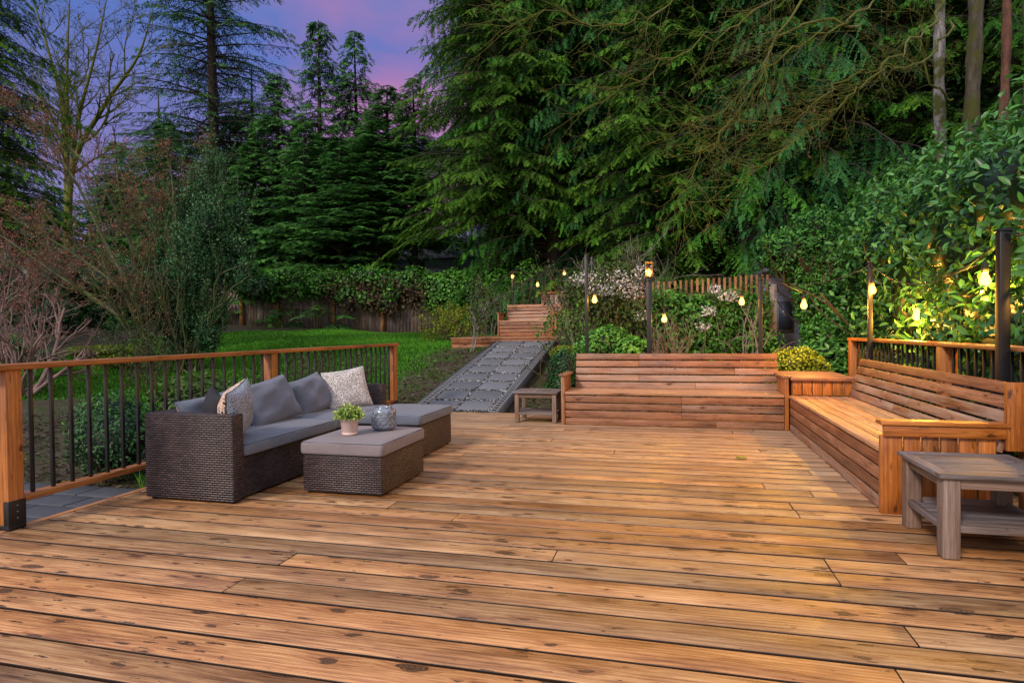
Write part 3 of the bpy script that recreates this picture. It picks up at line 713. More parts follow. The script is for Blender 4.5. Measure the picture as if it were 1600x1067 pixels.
# ------------------------------------------------------------------ side tables
def teak_table(label, x0, x1, y0, y1, h, leg, slats_along, shelf_z, group):
    t = thing('side_table', label, 'table', ((x0 + x1) / 2, (y0 + y1) / 2, 0), group)
    tk = .026; fr = .07; mb = MB()
    box(mb, x0, x1, y0, y0 + fr, h - tk, h, 'x'); box(mb, x0, x1, y1 - fr, y1, h - tk, h, 'x')
    box(mb, x0, x0 + fr, y0 + fr + .001, y1 - fr - .001, h - tk, h, 'y'); box(mb, x1 - fr, x1, y0 + fr + .001, y1 - fr - .001, h - tk, h, 'y')
    w = (y1 - y0 - 2 * fr) if slats_along == 'x' else (x1 - x0 - 2 * fr)
    n_ = max(3, int(round(w / .085))); q = w / n_
    for k in range(n_):
        if slats_along == 'x': box(mb, x0 + fr + .002, x1 - fr - .002, y0 + fr + k * q + .003, y0 + fr + (k + 1) * q - .003, h - tk, h - .002, 'x')
        else: box(mb, x0 + fr + k * q + .005, x0 + fr + (k + 1) * q - .005, y0 + fr + .002, y1 - fr - .002, h - tk, h - .002, 'y')
    mb.build('tabletop', W_TEAK, t, bevel=.005)
    i_ = .022
    for sx in (0, 1):
        for sy in (0, 1):
            a_ = x0 + i_ if sx == 0 else x1 - i_ - leg; b_ = y0 + i_ if sy == 0 else y1 - i_ - leg
            mb = MB(); box(mb, a_, a_ + leg, b_, b_ + leg, .003, h - tk - .001, 'z'); mb.build('leg', W_TEAKLEG, t, bevel=.006)
    for nm, zt, th in (('apron', h - tk - .002, .055),):
        mb = MB(); e = i_ + leg
        for yy in (y0 + i_ + .012, y1 - i_ - .032): box(mb, x0 + e, x1 - e, yy, yy + .02, zt - th, zt, 'x')
        for xx in (x0 + i_ + .012, x1 - i_ - .032): box(mb, xx, xx + .02, y0 + e, y1 - e, zt - th, zt, 'y')
        mb.build(nm, W_TEAKLEG, t, bevel=.003)
    mb = MB(); e = i_ + leg; zt = shelf_z
    for yy in (y0 + i_ + .006, y1 - i_ - .034): box(mb, x0 + e, x1 - e, yy, yy + .028, zt - .038, zt, 'x')
    for xx in (x0 + i_ + .006, x1 - i_ - .034): box(mb, xx, xx + .028, y0 + e, y1 - e, zt - .038, zt, 'y')
    a_, b_ = x0 + i_ + .036, x1 - i_ - .036; n_ = 6; q = (y1 - y0 - 2 * i_ - .07) / n_
    for k in range(n_):
        yy = y0 + i_ + .036 + k * q
        inset = leg - .03 if k in (0, n_ - 1) else 0
        box(mb, a_ + inset, b_ - inset, yy + .003, yy + q - .003, zt - .022, zt - .003, 'x')
    mb.build('shelf', W_TEAK, t, bevel=.003)
    return t
teak_table('weathered grey teak side table beside the near end of the right bench', 1.372, 1.98, 3.74, 4.40, .462, .085, 'x', .185, 'weathered wooden side tables')
teak_table('small weathered slatted table left of the back bench at the head of the path', -2.09, -1.475, 8.10, 8.62, .418, .058, 'y', .145, 'weathered wooden side tables')

# ------------------------------------------------------------------ cushions
def soft_box(mb, x0, x1, y0, y1, z0, z1, r=.03, puff=.015, seed=0, n=16):
    bm = bmesh.new(); bmesh.ops.create_cube(bm, size=2); bmesh.ops.subdivide_edges(bm, edges=bm.edges[:], cuts=n, use_grid_fill=True)
    V = np.array([v.co[:] for v in bm.verts]); F = np.array([[v.index for v in f.verts] for f in bm.faces]); bm.free()
    V = np.sin(V * PI / 2) if False else np.sign(V) * (1 - (1 - abs(V)) ** 1.25)
    h = np.array([(x1 - x0) / 2, (y1 - y0) / 2, (z1 - z0) / 2]); c = np.array([(x0 + x1) / 2, (y0 + y1) / 2, (z0 + z1) / 2])
    W = V * h; I = np.clip(W, -(h - r), h - r); d = W - I; dl = np.linalg.norm(d, axis=1, keepdims=True)
    out = np.where(dl > 1e-6, I + d / np.maximum(dl, 1e-9) * r, W)
    pf = (1 - V[:, 0] ** 4) * (1 - V[:, 1] ** 4) * puff
    ph = rs.uniform(0, 6, 6)
    wr = (np.sin(W[:, 0] * 9 + ph[0] + W[:, 1] * 5) + np.sin(W[:, 1] * 13 + ph[1]) + .6 * np.sin(W[:, 0] * 23 + W[:, 1] * 17 + ph[2])) * .0016
    out[:, 2] += np.sign(V[:, 2]) * (pf * (V[:, 2] > 0) + 0) * (abs(V[:, 2]) > .3) + wr * (V[:, 2] > .3)
    side = (1 - V[:, 2] ** 2); ww = .004 * side * np.sin(W[:, 0] * 11 + W[:, 1] * 11 + ph[3])
    out[:, 0] += np.sign(V[:, 0]) * (abs(V[:, 0]) > .97) * (ww + .005 * side); out[:, 1] += np.sign(V[:, 1]) * (abs(V[:, 1]) > .97) * (ww + .005 * side)
    mb.add(out + c, F)
def piping(mb, x0, x1, y0, y1, z, r=.003, cr=.022):
    pts = []
    for cx_, cy_, a0 in ((x1 - cr, y1 - cr, 0), (x0 + cr, y1 - cr, 90), (x0 + cr, y0 + cr, 180), (x1 - cr, y0 + cr, 270)):
        for a_ in range(0, 91, 18): pts.append((cx_ + cr * math.cos(R_(a0 + a_)), cy_ + cr * math.sin(R_(a0 + a_)), z))
    pts.append(pts[0]); tube(mb, pts, r, 6)
def cushion(name, x0, x1, y0, y1, z0, z1, parent, material, seed=0):
    mb = MB(); soft_box(mb, x0, x1, y0, y1, z0, z1, .020, .014, seed); c = mb.build(name, material, parent, smooth=True)
    mb = MB(); piping(mb, x0 + .003, x1 - .003, y0 + .003, y1 - .003, z1 - .007); piping(mb, x0 + .003, x1 - .003, y0 + .003, y1 - .003, z0 + .008, .0022)
    p = mb.build('piping', PIPE, c, smooth=True); p.location = (0, 0, 0)
    return c
def feet(t, pts):
    for x, y in pts:
        mb = MB(); lathe(mb, [(0, .001), (.016, .001), (.018, .018), (0, .018)], (x, y, 0), 12); mb.build('foot', BLACK, t)
def edge_strip(mb, x, y, z0, z1, r=.011): tube(mb, [(x, y, z0), (x, y, z1)], r, 8)
SX0, SX1, SY0, SY1 = -3.87, -3.09, 3.84, 6.52
sofa = thing('wicker_sofa', 'brown wicker corner sofa with grey cushions and chaise beside the left railing', 'sofa', ((SX0 + SX1) / 2, (SY0 + SY1) / 2, 0))
mb = MB(); box(mb, SX0, SX1, SY0, SY0 + .12, .018, .655, 'w'); mb.build('arm', WICKER, sofa, bevel=.010)
mb = MB(); box(mb, SX0, SX1 - .08, SY1 - .12, SY1, .018, .655, 'w'); mb.build('arm', WICKER, sofa, bevel=.010)
mb = MB(); box(mb, SX0 + .002, SX0 + .11, SY0 + .122, SY1 - .122, .018, .653, 'w'); mb.build('backrest', WICKER, sofa, bevel=.010)
mb = MB(); box(mb, SX0 + .112, SX1 - .03, SY0 + .122, SY1 - .122, .018, .325, 'w')
mb.build('seat_base', WICKER, sofa, bevel=.008)
cushion('seat_cushion', SX0 + .115, SX1 + .015, SY0 + .125, 5.262, .328, .425, sofa, FAB, 1)
cushion('seat_cushion', SX0 + .115, SX1 + .005, 5.27, SY1 - .125, .328, .425, sofa, FAB, 2)
CH = (-3.055, -2.385, 5.60, 6.50)
mb = MB(); box(mb, CH[0], CH[1], CH[2], CH[3], .018, .325, 'w'); mb.build('chaise_base', WICKER, sofa, bevel=.010)
cushion('chaise_cushion', CH[0] - .02, CH[1] + .012, CH[2] - .012, CH[3] + .012, .328, .425, sofa, FAB, 3)
feet(sofa, [(SX0 + .04, SY0 + .04), (SX1 - .04, SY0 + .04), (SX0 + .04, SY1 - .04), (CH[1] - .04, CH[2] + .04), (CH[1] - .04, CH[3] - .04), (CH[0] + .04, CH[2] + .04)])

ctab = thing('wicker_table', 'low brown wicker coffee table with a padded taupe top in front of the sofa', 'table', (-2.455, 4.66, 0))
mb = MB(); box(mb, -2.79, -2.12, 4.255, 5.07, .018, .300, 'w'); mb.build('table_base', WICKER, ctab, bevel=.010)
cushion('top_cushion', -2.80, -2.112, 4.245, 5.08, .302, .405, ctab, fabric('warm_grey_fabric', (.195, .172, .195), (.250, .222, .245)), 4)
feet(ctab, [(-2.75, 4.29), (-2.16, 4.29), (-2.75, 5.03), (-2.16, 5.03)])

# ------------------------------------------------------------------ pillows
def pillow_shape(mb, w, h, t, side=0, seed=0, n=22, crease=1.0):
    r = np.random.RandomState(seed); ph = r.uniform(0, 6, 8)
    g = np.sin(np.linspace(-PI / 2, PI / 2, n)); U, V = np.meshgrid(g, g)
    prof = (np.clip(1 - abs(U) ** 2.6, 0, 1) * np.clip(1 - abs(V) ** 2.6, 0, 1)) ** .46
    X = U * w / 2 * (1 - .075 * (1 - V ** 2) * abs(U) ** 3); Z = V * h / 2 * (1 - .075 * (1 - U ** 2) * abs(V) ** 3)
    edge = np.clip(1.25 - prof, 0, 1)
    wr = crease * .012 * prof * (np.sin(U * 5 + V * 3 + ph[0]) + .8 * np.sin(V * 7 - U * 4 + ph[1]) + .6 * np.sin(U * 13 + ph[2]) * edge + .6 * np.sin(V * 14 + ph[3]) * edge)
    for s in ([-1, 1] if side == 0 else [side]):
        Yv = s * (prof * t / 2 + wr + .0015)
        P = np.stack([X, Yv, Z], -1).reshape(-1, 3)
        i = np.arange(n - 1)[:, None] * n; j = np.arange(n - 1)[None]
        F = np.stack([i + j, i + j + 1, i + n + j + 1, i + n + j], -1).reshape(-1, 4)
        if s > 0: F = F[:, ::-1]
        mb.add(P, F)
def pillow(name, label, loc, rot, w, h, t, mats, cat='pillow', group=None, seed=0, crease=1.0):
    """pillow whose faces look along -y before rotation"""
    e = thing(name, label, cat, loc, group); e.rotation_euler = tuple(R_(a) for a in rot)
    for s, mt in ((-1, mats[0]), (1, mats[1])):
        mb = MB(); pillow_shape(mb, w, h, t, s, seed, crease=crease); q = mb.build('cover', mt, None, smooth=True); q.parent = e
    mb = MB(); n = 44; pts = []
    for k in range(n + 1):
        a_ = k / n * 4; sgn = int(a_) % 4; f = (a_ - int(a_)) * 2 - 1
        f = math.sin(f * PI / 2)
        x, z = [(f, -1), (1, f), (-f, 1), (-1, -f)][sgn]
        pts.append((x * w / 2 * (1 - .075 * (1 - z * z) * abs(x) ** 3), 0, z * h / 2 * (1 - .075 * (1 - x * x) * abs(z) ** 3)))
    tube(mb, pts, .004, 6); q = mb.build('seam', mats[2] if len(mats) > 2 else mats[0], None, smooth=True); q.parent = e
    return e
# back pillows face +x (rotate z by +90 so -y -> +x) and lean back
G = 'grey back pillows of the sofa'
pillow('back_pillow', 'grey back pillow lying behind the near arm of the sofa, half hidden', (-3.66, 4.33, .565), (-22, -4, 90), .66, .38, .20, (FAB, FAB_WARM), group=G, seed=11)
pillow('back_pillow', 'large grey back pillow in the middle of the sofa', (-3.60, 4.98, .610), (-26, -7, 88), .68, .43, .21, (FAB, FAB), group=G, seed=12)
pillow('back_pillow', 'grey back pillow of the sofa behind the speckled square pillow', (-3.62, 5.68, .600), (-24, -8, 90), .58, .41, .20, (FAB, FAB), group=G, seed=13)
pillow('throw_pillow', 'speckled grey and white square pillow at the far end of the sofa', (-3.42, 6.07, .632), (-18, -7, 50), .48, .44, .15, (PAT_A, PAT_A), seed=14, crease=.4)
pillow('throw_pillow', 'slate pillow with a pale pebble pattern and black back leaning inside the near arm', (-3.27, 4.10, .635), (8, -12, 108), .44, .44, .20, (PAT_A3, PAT_A2, DARKCLOTH), seed=15, crease=.5)
pillow('throw_pillow', 'plain black pillow tucked between the pebble pillow and the near sofa arm', (-3.44, 4.06, .600), (6, -8, 140), .40, .40, .14, (DARKCLOTH, DARKCLOTH), seed=16, crease=.5)

# ------------------------------------------------------------------ pot and vase on the coffee table
ZT = .421
pc = (-2.53, 4.52)
t = thing('plant_pot', 'small pale pink ribbed pot holding a bushy light green plant on the coffee table', 'potted plant', (*pc, ZT))
mb = MB(); lathe(mb, [(0, .0), (.058, .0), (.062, .004), (.062, .018), (.058, .020), (.062, .024), (.072, .118), (.077, .120), (.078, .136), (.073, .137), (.070, .120), (0, .118)], (*pc, ZT), 48)
mb.build('pot', plain('pale_pink_ceramic', (.66, .50, .46), .45, 0, .06, 18), t, smooth=True)
mb = MB(); lathe(mb, [(0, .121), (.071, .121)], (*pc, ZT), 24); mb.build('soil', plain('soil', (.03, .02, .015), .9), t)
mb = MB(); n = 900
d = unit(rs.normal(0, 1, (n, 3)) * (1, 1, .9)); d[:, 2] = abs(d[:, 2]) * 1.0 - .12
rad = .105 * (1 + .22 * np.sin(d[:, 0] * 9) * np.sin(d[:, 1] * 8 + 1)) * rs.uniform(.6, 1.08, n)
P = np.array([*pc, ZT + .140]) + d * rad[:, None] * (1, 1, .98)
leaves(mb, P, d + rs.normal(0, .6, (n, 3)), d + rs.normal(0, .5, (n, 3)), rs.uniform(.016, .028, n), rs.uniform(.010, .016, n), np.stack([np.clip((rad / .105 - .55) * 1.5 + rs.uniform(-.3, .3, n), 0, 1), rs.uniform(0, .4, n), rad * 0], 1))
for k in range(60):
    q = d[k] * .09; tube(mb, [(*pc, ZT + .12), (pc[0] + q[0], pc[1] + q[1], ZT + .14 + q[2])], .0012, 4, (.3, .3, 0))
mb.build('foliage', F_PLANT, t)
vc = (-2.36, 4.79)
t = thing('ceramic_vase', 'round silver grey ceramic vase with crescent relief on the coffee table', 'vase', (*vc, ZT))
m, nt, b, o_ = mat('silver_glaze'); tc = N(nt, 'ShaderNodeTexCoord'); nz = noise(nt, tc.outputs['Object'], 38, 4)
L(nt, mix(nt, nz, (.12, .15, .20), (.34, .39, .48)), b.inputs['Base Color']); b.inputs['Roughness'].default_value = .2; b.inputs['Metallic'].default_value = .35; bump(nt, b, nz, .25, .004)
prof = [(0, 0), (.072, 0), (.074, .010), (.078, .012), (.096, .018), (.0995, .030), (.1000, .10), (.0995, .160), (.095, .173), (.074, .178), (.068, .190), (.071, .196), (.065, .196), (.058, .182), (.056, .10), (0, .09)]
mb = MB(); lathe(mb, prof, (*vc, ZT), 56)
for row in range(5):
    zc = ZT + .040 + row * .027
    for k in range(14):
        a0 = (k + .5 * (row % 2)) / 14 * 2 * PI; pts = []
        for q in range(9):
            th = PI + q / 8 * PI; da = math.cos(th) * .175; dz = math.sin(th) * .022 + .016
            rr_ = .1010; pts.append((vc[0] + rr_ * math.cos(a0 + da), vc[1] + rr_ * math.sin(a0 + da), zc + dz))
        tube(mb, pts, [.0012, .0028, .0042, .005, .0054, .005, .0042, .0028, .0012], 6)
mb.build('vase_body', m, t, smooth=True)

mb = MB(); P = np.array([[.60, 6.2, .012], [.63, 6.22, .012]]); leaves(mb, P, np.array([[1, .4, .1], [-1, .3, .1]]), np.array([[0, 0, 1.], [0, .2, 1]]), np.array([.09, .06]), np.array([.06, .05]), np.array([[.8, .2, 0], [.7, .2, 0]]))
tag(mb.build('fallen_leaf', F_GOLD), 'single pale yellow leaf lying on the deck in front of the right bench', 'leaf')

# ------------------------------------------------------------------ light poles and string lights
def pole(x, y, z0, z1, w, label):
    mb = MB(); box(mb, x - w / 2, x + w / 2, y - w / 2, y + w / 2, z0, z1, 'z')
    t = thing('light_pole', label, 'pole', (x, y, z0), 'black poles carrying the string lights')
    mb.build('pole_shaft', BLACK, t, bevel=.004)
    mb = MB(); box(mb, x - w / 2 - .006, x + w / 2 + .006, y - w / 2 - .006, y + w / 2 + .006, z1 + .001, z1 + .018, 'x')
    tube(mb, [(x, y - w / 2, z1 - .04), (x, y - w / 2 - .03, z1 - .04), (x, y - w / 2 - .03, z1 - .015)], .004, 6); mb.build('pole_cap', BLACK, t, bevel=.003)
PL = [(2.345, 5.30, .002, 1.93, .070), (2.350, 8.46, .002, 2.02, .050), (1.215, 9.40, -.2, 1.965, .055), (-.325, 9.40, -.2, 1.99, .075), (-1.25, 9.40, -.2, 2.38, .05)]
for (x, y, z0, z1, w), lb in zip(PL, ['thick black light pole behind the near half of the right bench', 'slim black light pole at the far post of the right railing', 'black light pole behind the right end of the back bench', 'black light pole with a lantern on top behind the back bench', 'tall black light pole behind the left end of the back bench']):
    pole(x, y, z0, z1, w, lb)
up = at(801, 474, Y=17.9); pole(up[0], 17.9, 1.0, at(801, 436, Y=17.9)[2], .045, 'thin black light pole behind the left end of the upper bench')
up2 = at(925, 440, Y=15.5); pole(up2[0], 15.5, .9, at(925, 402, Y=15.5)[2], .05, 'distant black pole among the white blossom')
def light(p, w, r=.03):
    ld = bpy.data.lights.new('bulb_glow', 'POINT'); ld.energy = w; ld.color = (1.0, .52, .10); ld.shadow_soft_size = r
    o = bpy.data.objects.new('bulb_glow', ld); COL.objects.link(o); return o
def bulb(p, parent, scale=1.0, w=6.0):
    p = np.asarray(p); base = Vector(parent['_base'])
    mb = MB(); lathe(mb, [(0, -.050), (.018, -.046), (.029, -.030), (.031, -.014), (.024, .008), (.015, .026), (.013, .034), (0, .034)], (0, 0, 0), 18)
    for q in range(len(mb.v)): mb.v[q] = mb.v[q] * scale + p
    b_ = mb.build('bulb', BULB, parent, smooth=True)
    mb = MB(); lathe(mb, [(0, .030), (.017, .030), (.018, .075), (.012, .085), (.006, .11), (0, .11)], (0, 0, 0), 14)
    for q in range(len(mb.v)): mb.v[q] = mb.v[q] * scale + p
    mb.build('socket', CABLE, parent, smooth=True)
    l = light(p, w); l.parent = parent; l.location = Vector(p) - base + Vector((-.09, -.10, 0)) * 0
    b_.visible_shadow = True
    return l
def catenary(a_, b_, sag, n=24):
    a_, b_ = np.asarray(a_, float), np.asarray(b_, float); t_ = np.linspace(0, 1, n)[:, None]
    P = a_ + (b_ - a_) * t_; P[:, 2] -= (4 * t_ * (1 - t_))[:, 0] * sag; return P
def span(label, a_, b_, sag, bulbs, w, scale=1.0):
    t = thing('string_light', label, 'string light', tuple((np.asarray(a_) + np.asarray(b_)) / 2), 'strings of warm bulbs around the deck')
    C_ = catenary(a_, b_, sag); mb = MB(); tube(mb, C_, .0055, 6)
    for p in bulbs:
        k = np.argmin(np.linalg.norm(C_[:, :2] - np.asarray(p)[:2], axis=1)); tube(mb, [C_[k], np.asarray(p) + (0, 0, .10 * scale)], .004, 6)
    mb.build('cable', CABLE, t, smooth=True)
    for p in bulbs: bulb(p, t, scale, w)
    return t
top = [np.array([x, y - w / 2 - .03, z1 - .02]) for (x, y, z0, z1, w) in PL]
b1, b2 = at(1539, 435, X=2.70), at(1433, 491, X=2.72); b3 = at(1363, 451, Y=8.36)
span('two glowing bulbs on the cable between the thick pole and the far railing pole', top[0], top[1], .30, [b1, b2], 230, 1.5)
span('glowing bulb hanging just in front of the slim pole at the railing corner', top[1], top[1] + np.array([-.02, -.10, -.02]), .01, [b3], 90, 1.4)
span('glowing bulb against the left end of the laurel hedge', top[1], top[2], .16, [at(1256, 475, Y=9.6)], 150, 1.5)
span('two glowing bulbs in front of the vine covered fence', top[2], top[3], .22, [at(1159, 470, Y=9.36), at(1038, 497, Y=9.36)], 60, 1.3)
span('glowing bulb between the two left poles beside the white blossom', top[3], top[4], .12, [at(929, 467, Y=9.36)], 60, 1.3)
ut = np.array([up[0], 17.86, at(801, 436, Y=17.9)[2]])
span('three small glowing bulbs behind the upper deck bench', at(797, 424, Y=17.8), at(905, 415, Y=18.2), .12, [at(801, 431, Y=17.78), at(840, 444, Y=17.9), at(882, 426, Y=18.0)], 30, 1.5)
span('cable running from the thick pole towards the camera with one bulb out of sight', top[0], np.array([2.5, 2.2, 2.0]), .2, [np.array([2.78, 4.75, 1.55])], 150, 1.15)
# lantern on the middle pole
x, y, z0, z1, w = PL[3]; zb = z1 + .02
t = thing('lantern', 'lit square lantern on top of the middle pole behind the back bench', 'lantern', (x, y, zb))
mb = MB()
for sx in (-1, 1):
    for sy in (-1, 1): box(mb, x + sx * .045 - .005, x + sx * .045 + .005, y + sy * .045 - .005, y + sy * .045 + .005, zb + .012, zb + .205, 'z')
box(mb, x - .055, x + .055, y - .055, y + .055, zb, zb + .012, 'x'); box(mb, x - .055, x + .055, y - .055, y + .055, zb + .206, zb + .222, 'x'); mb.build('lantern_frame', plain('brass_frame', (.30, .16, .05), .4, .6), t, bevel=.002)
bulb((x, y, zb + .075), t, 1.15, 40)

# ------------------------------------------------------------------ fences
def fence_board_run(t, pts_x, Yf, h, wboard=.14, name='fence_panel', posts=None, material=W_OLD, cap=True):
    mb = MB(); x = pts_x[0]
    while x < pts_x[1]:
        z0 = float(ground(x, Yf)) - .05; box(mb, x, x + wboard - .008, Yf + random.uniform(-.004, .004), Yf + .02, z0, z0 + h + .05 + random.uniform(-.008, .008), 'z'); x += wboard
    mb.build(name, material, t)
    if cap:
        mb = MB(); n_ = 6
        xs_ = np.linspace(pts_x[0], pts_x[1], n_ + 1)
        for a_, b_ in zip(xs_[:-1], xs_[1:]):
            za, zb_ = float(ground(a_, Yf)) + h, float(ground(b_, Yf)) + h
            obox(mb, ((a_ + b_) / 2, Yf - .01, (za + zb_) / 2 + .03), ((b_ - a_) / 2, 0, (zb_ - za) / 2), (0, .06, 0), (0, 0, .022))
        mb.build('cap_rail', W_FPOST, t)
t = thing('board_fence', 'weathered grey board fence with cedar posts under the ivy behind the lawn', 'fence', (-11, 21, 1.2))
fence_board_run(t, (-18.6, -4.9), 21.0, 1.72)
for pxx in (378, 433, 521, 598, 700, 770):
    x = at(pxx, 500, Y=20.9)[0]; z0 = float(ground(x, 20.9)); mb = MB(); box(mb, x - .06, x + .06, 20.85, 20.97, z0 - .05, z0 + (1.74 if pxx < 500 else 1.5), 'z', (.8, .9, 0)); mb.build('post', W_FPOST, t)
t = thing('board_fence', 'short piece of old grey fence behind the upper deck bench', 'fence', (-2.5, 18.8, 1.2))
mb = MB()
for k in range(17): x = -3.9 + k * .14; box(mb, x, x + .13, 18.8, 18.83, .9, 2.35 + .0 * k, 'z')
mb.build('fence_panel', W_OLD, t); mb = MB(); box(mb, -4.0, -1.5, 18.76, 18.86, 2.355, 2.40, 'x'); mb.build('cap_rail', W_FPOST, t)
t = thing('picket_fence', 'tall open fence of narrow cedar pickets covered by vines behind the back bench', 'fence', (.4, 12.5, .5))
xa, xb = at(965, 440, Y=12.5)[0], at(1204, 430, Y=12.5)[0]
k = 0; x = xa
mbs = MB()
while x < xb:
    f = (x - xa) / (xb - xa); zt = 2.13 + .12 * f + random.uniform(-.012, .012); w_ = .044
    box(mbs, x, x + w_, 12.5, 12.52, .35, zt, 'z', (random.random(), random.random(), 0)); x += .112 - .02 * f
mbs.build('picket', W_PICKET, t)
mb = MB()
for z in (.8, 1.45, 1.83): box(mb, xa - .05, xb + .05, 12.525, 12.56, z, z + .07, 'x')
mb.build('fence_rail', W_PICKET, t)
for pxx, w_, zt, mt in ((967, .09, 2.12, W_FPOST), (1207, .13, 2.05, W_OLD)):
    x = at(pxx, 500, Y=12.45)[0]; mb = MB(); box(mb, x - w_ / 2, x + w_ / 2, 12.38, 12.49, .3, zt, 'z', (.9, .9, 0)); mb.build('post', mt, t)
t = thing('board_fence', 'dark old board fence left of the pickets behind the blossom', 'fence', (-1.8, 12.9, .5))
mb = MB(); x = -2.5
x = -1.62
while x < xa - .08: box(mb, x, x + .12, 12.7, 12.725, .35, 1.95, 'z'); x += .128
mb.build('fence_panel', W_OLD, t)

# ------------------------------------------------------------------ shed and house
def siding(name, c, pitch, dark=.35):
    m, nt, b, o = mat(name); tc = N(nt, 'ShaderNodeTexCoord'); s = N(nt, 'ShaderNodeSeparateXYZ'); L(nt, tc.outputs['Object'], s.inputs[0])
    f = math_(nt, 'FRACT', math_(nt, 'DIVIDE', s.outputs[2], pitch)); sh = ramp(nt, f, [(0, g1(dark)), (.08, g1(.9)), (1, g1(1))])
    nz = noise(nt, tc.outputs['Object'], 4, 5)
    L(nt, mix(nt, 1.0, mix(nt, nz, tuple(x * .8 for x in c), c), sh, 'MULTIPLY'), b.inputs['Base Color']); b.inputs['Roughness'].default_value = .7
    bump(nt, b, f, .6, .02); return m
SHED = siding('slate_siding', (.17, .20, .30), .14)
t = thing('garden_shed', 'dark blue grey garden shed with lap siding between the picket fence and the hedge', 'shed', (3.0, 14.5, .5))
mb = MB(); box(mb, 1.92, 4.4, 13.6, 16, .3, 2.36, 'z'); mb.build('wall', SHED, t)
mb = MB(); box(mb, 1.80, 4.5, 13.45, 16.1, 2.362, 2.44, 'x'); mb.build('roof', plain('shed_roof', (.07, .085, .13), .6), t, bevel=.01)
fm = MB(); fx0, fx1 = at(1213, 490, Y=13.6)[0], at(1240, 490, Y=13.6)[0]
box(fm, fx0, fx1, 13.57, 13.597, 1.15, 1.82, 'z'); fw = fm.build('window', plain('window_trim', (.16, .18, .24), .5), t)
mb = MB(); box(mb, fx0 + .04, fx1 - .04, 13.555, 13.567, 1.2, 1.77, 'z'); mb.build('pane', plain('dark_pane', (.05, .065, .11), .3), fw).location = (0, 0, 0)
HOUSE = siding('pale_siding', (.92, .94, 1.0), .20, .8)
t = thing('neighbour_house', 'pale blue grey house with lap siding half hidden behind the conifers and fence', 'house', (-14, 34, 1.5))
mb = MB(); box(mb, -19, -8.6, 34, 42, 1.2, 5.45, 'x'); mb.build('wall', HOUSE, t)
mb = MB(); a_ = (-19.5, 33.5, 5.45); obox(mb, (-13.8, 36, 6.3), (5.8, 0, 0), (0, 2.6, .95), (0, -.02, .06)); mb.build('roof', plain('house_roof', (.03, .03, .035), .8), t)
for x0, x1 in ((585, 612), (640, 664)):
    a_, b_ = at(x0, 424, Y=33.95), at(x1, 405, Y=33.95); mb = MB(); box(mb, a_[0], b_[0], 33.93, 33.995, a_[2], b_[2], 'x'); w_ = mb.build('window', plain('white_trim', (.5, .52, .6), .5), t)
    mb = MB(); xm = (a_[0] + b_[0]) / 2
    for q0, q1 in ((a_[0] + .07, xm - .03), (xm + .03, b_[0] - .07)): box(mb, q0, q1, 33.91, 33.925, a_[2] + .07, b_[2] - .07, 'x')
    mb.build('pane', plain('house_pane', (.10, .13, .20), .15), w_).location = (0, 0, 0)

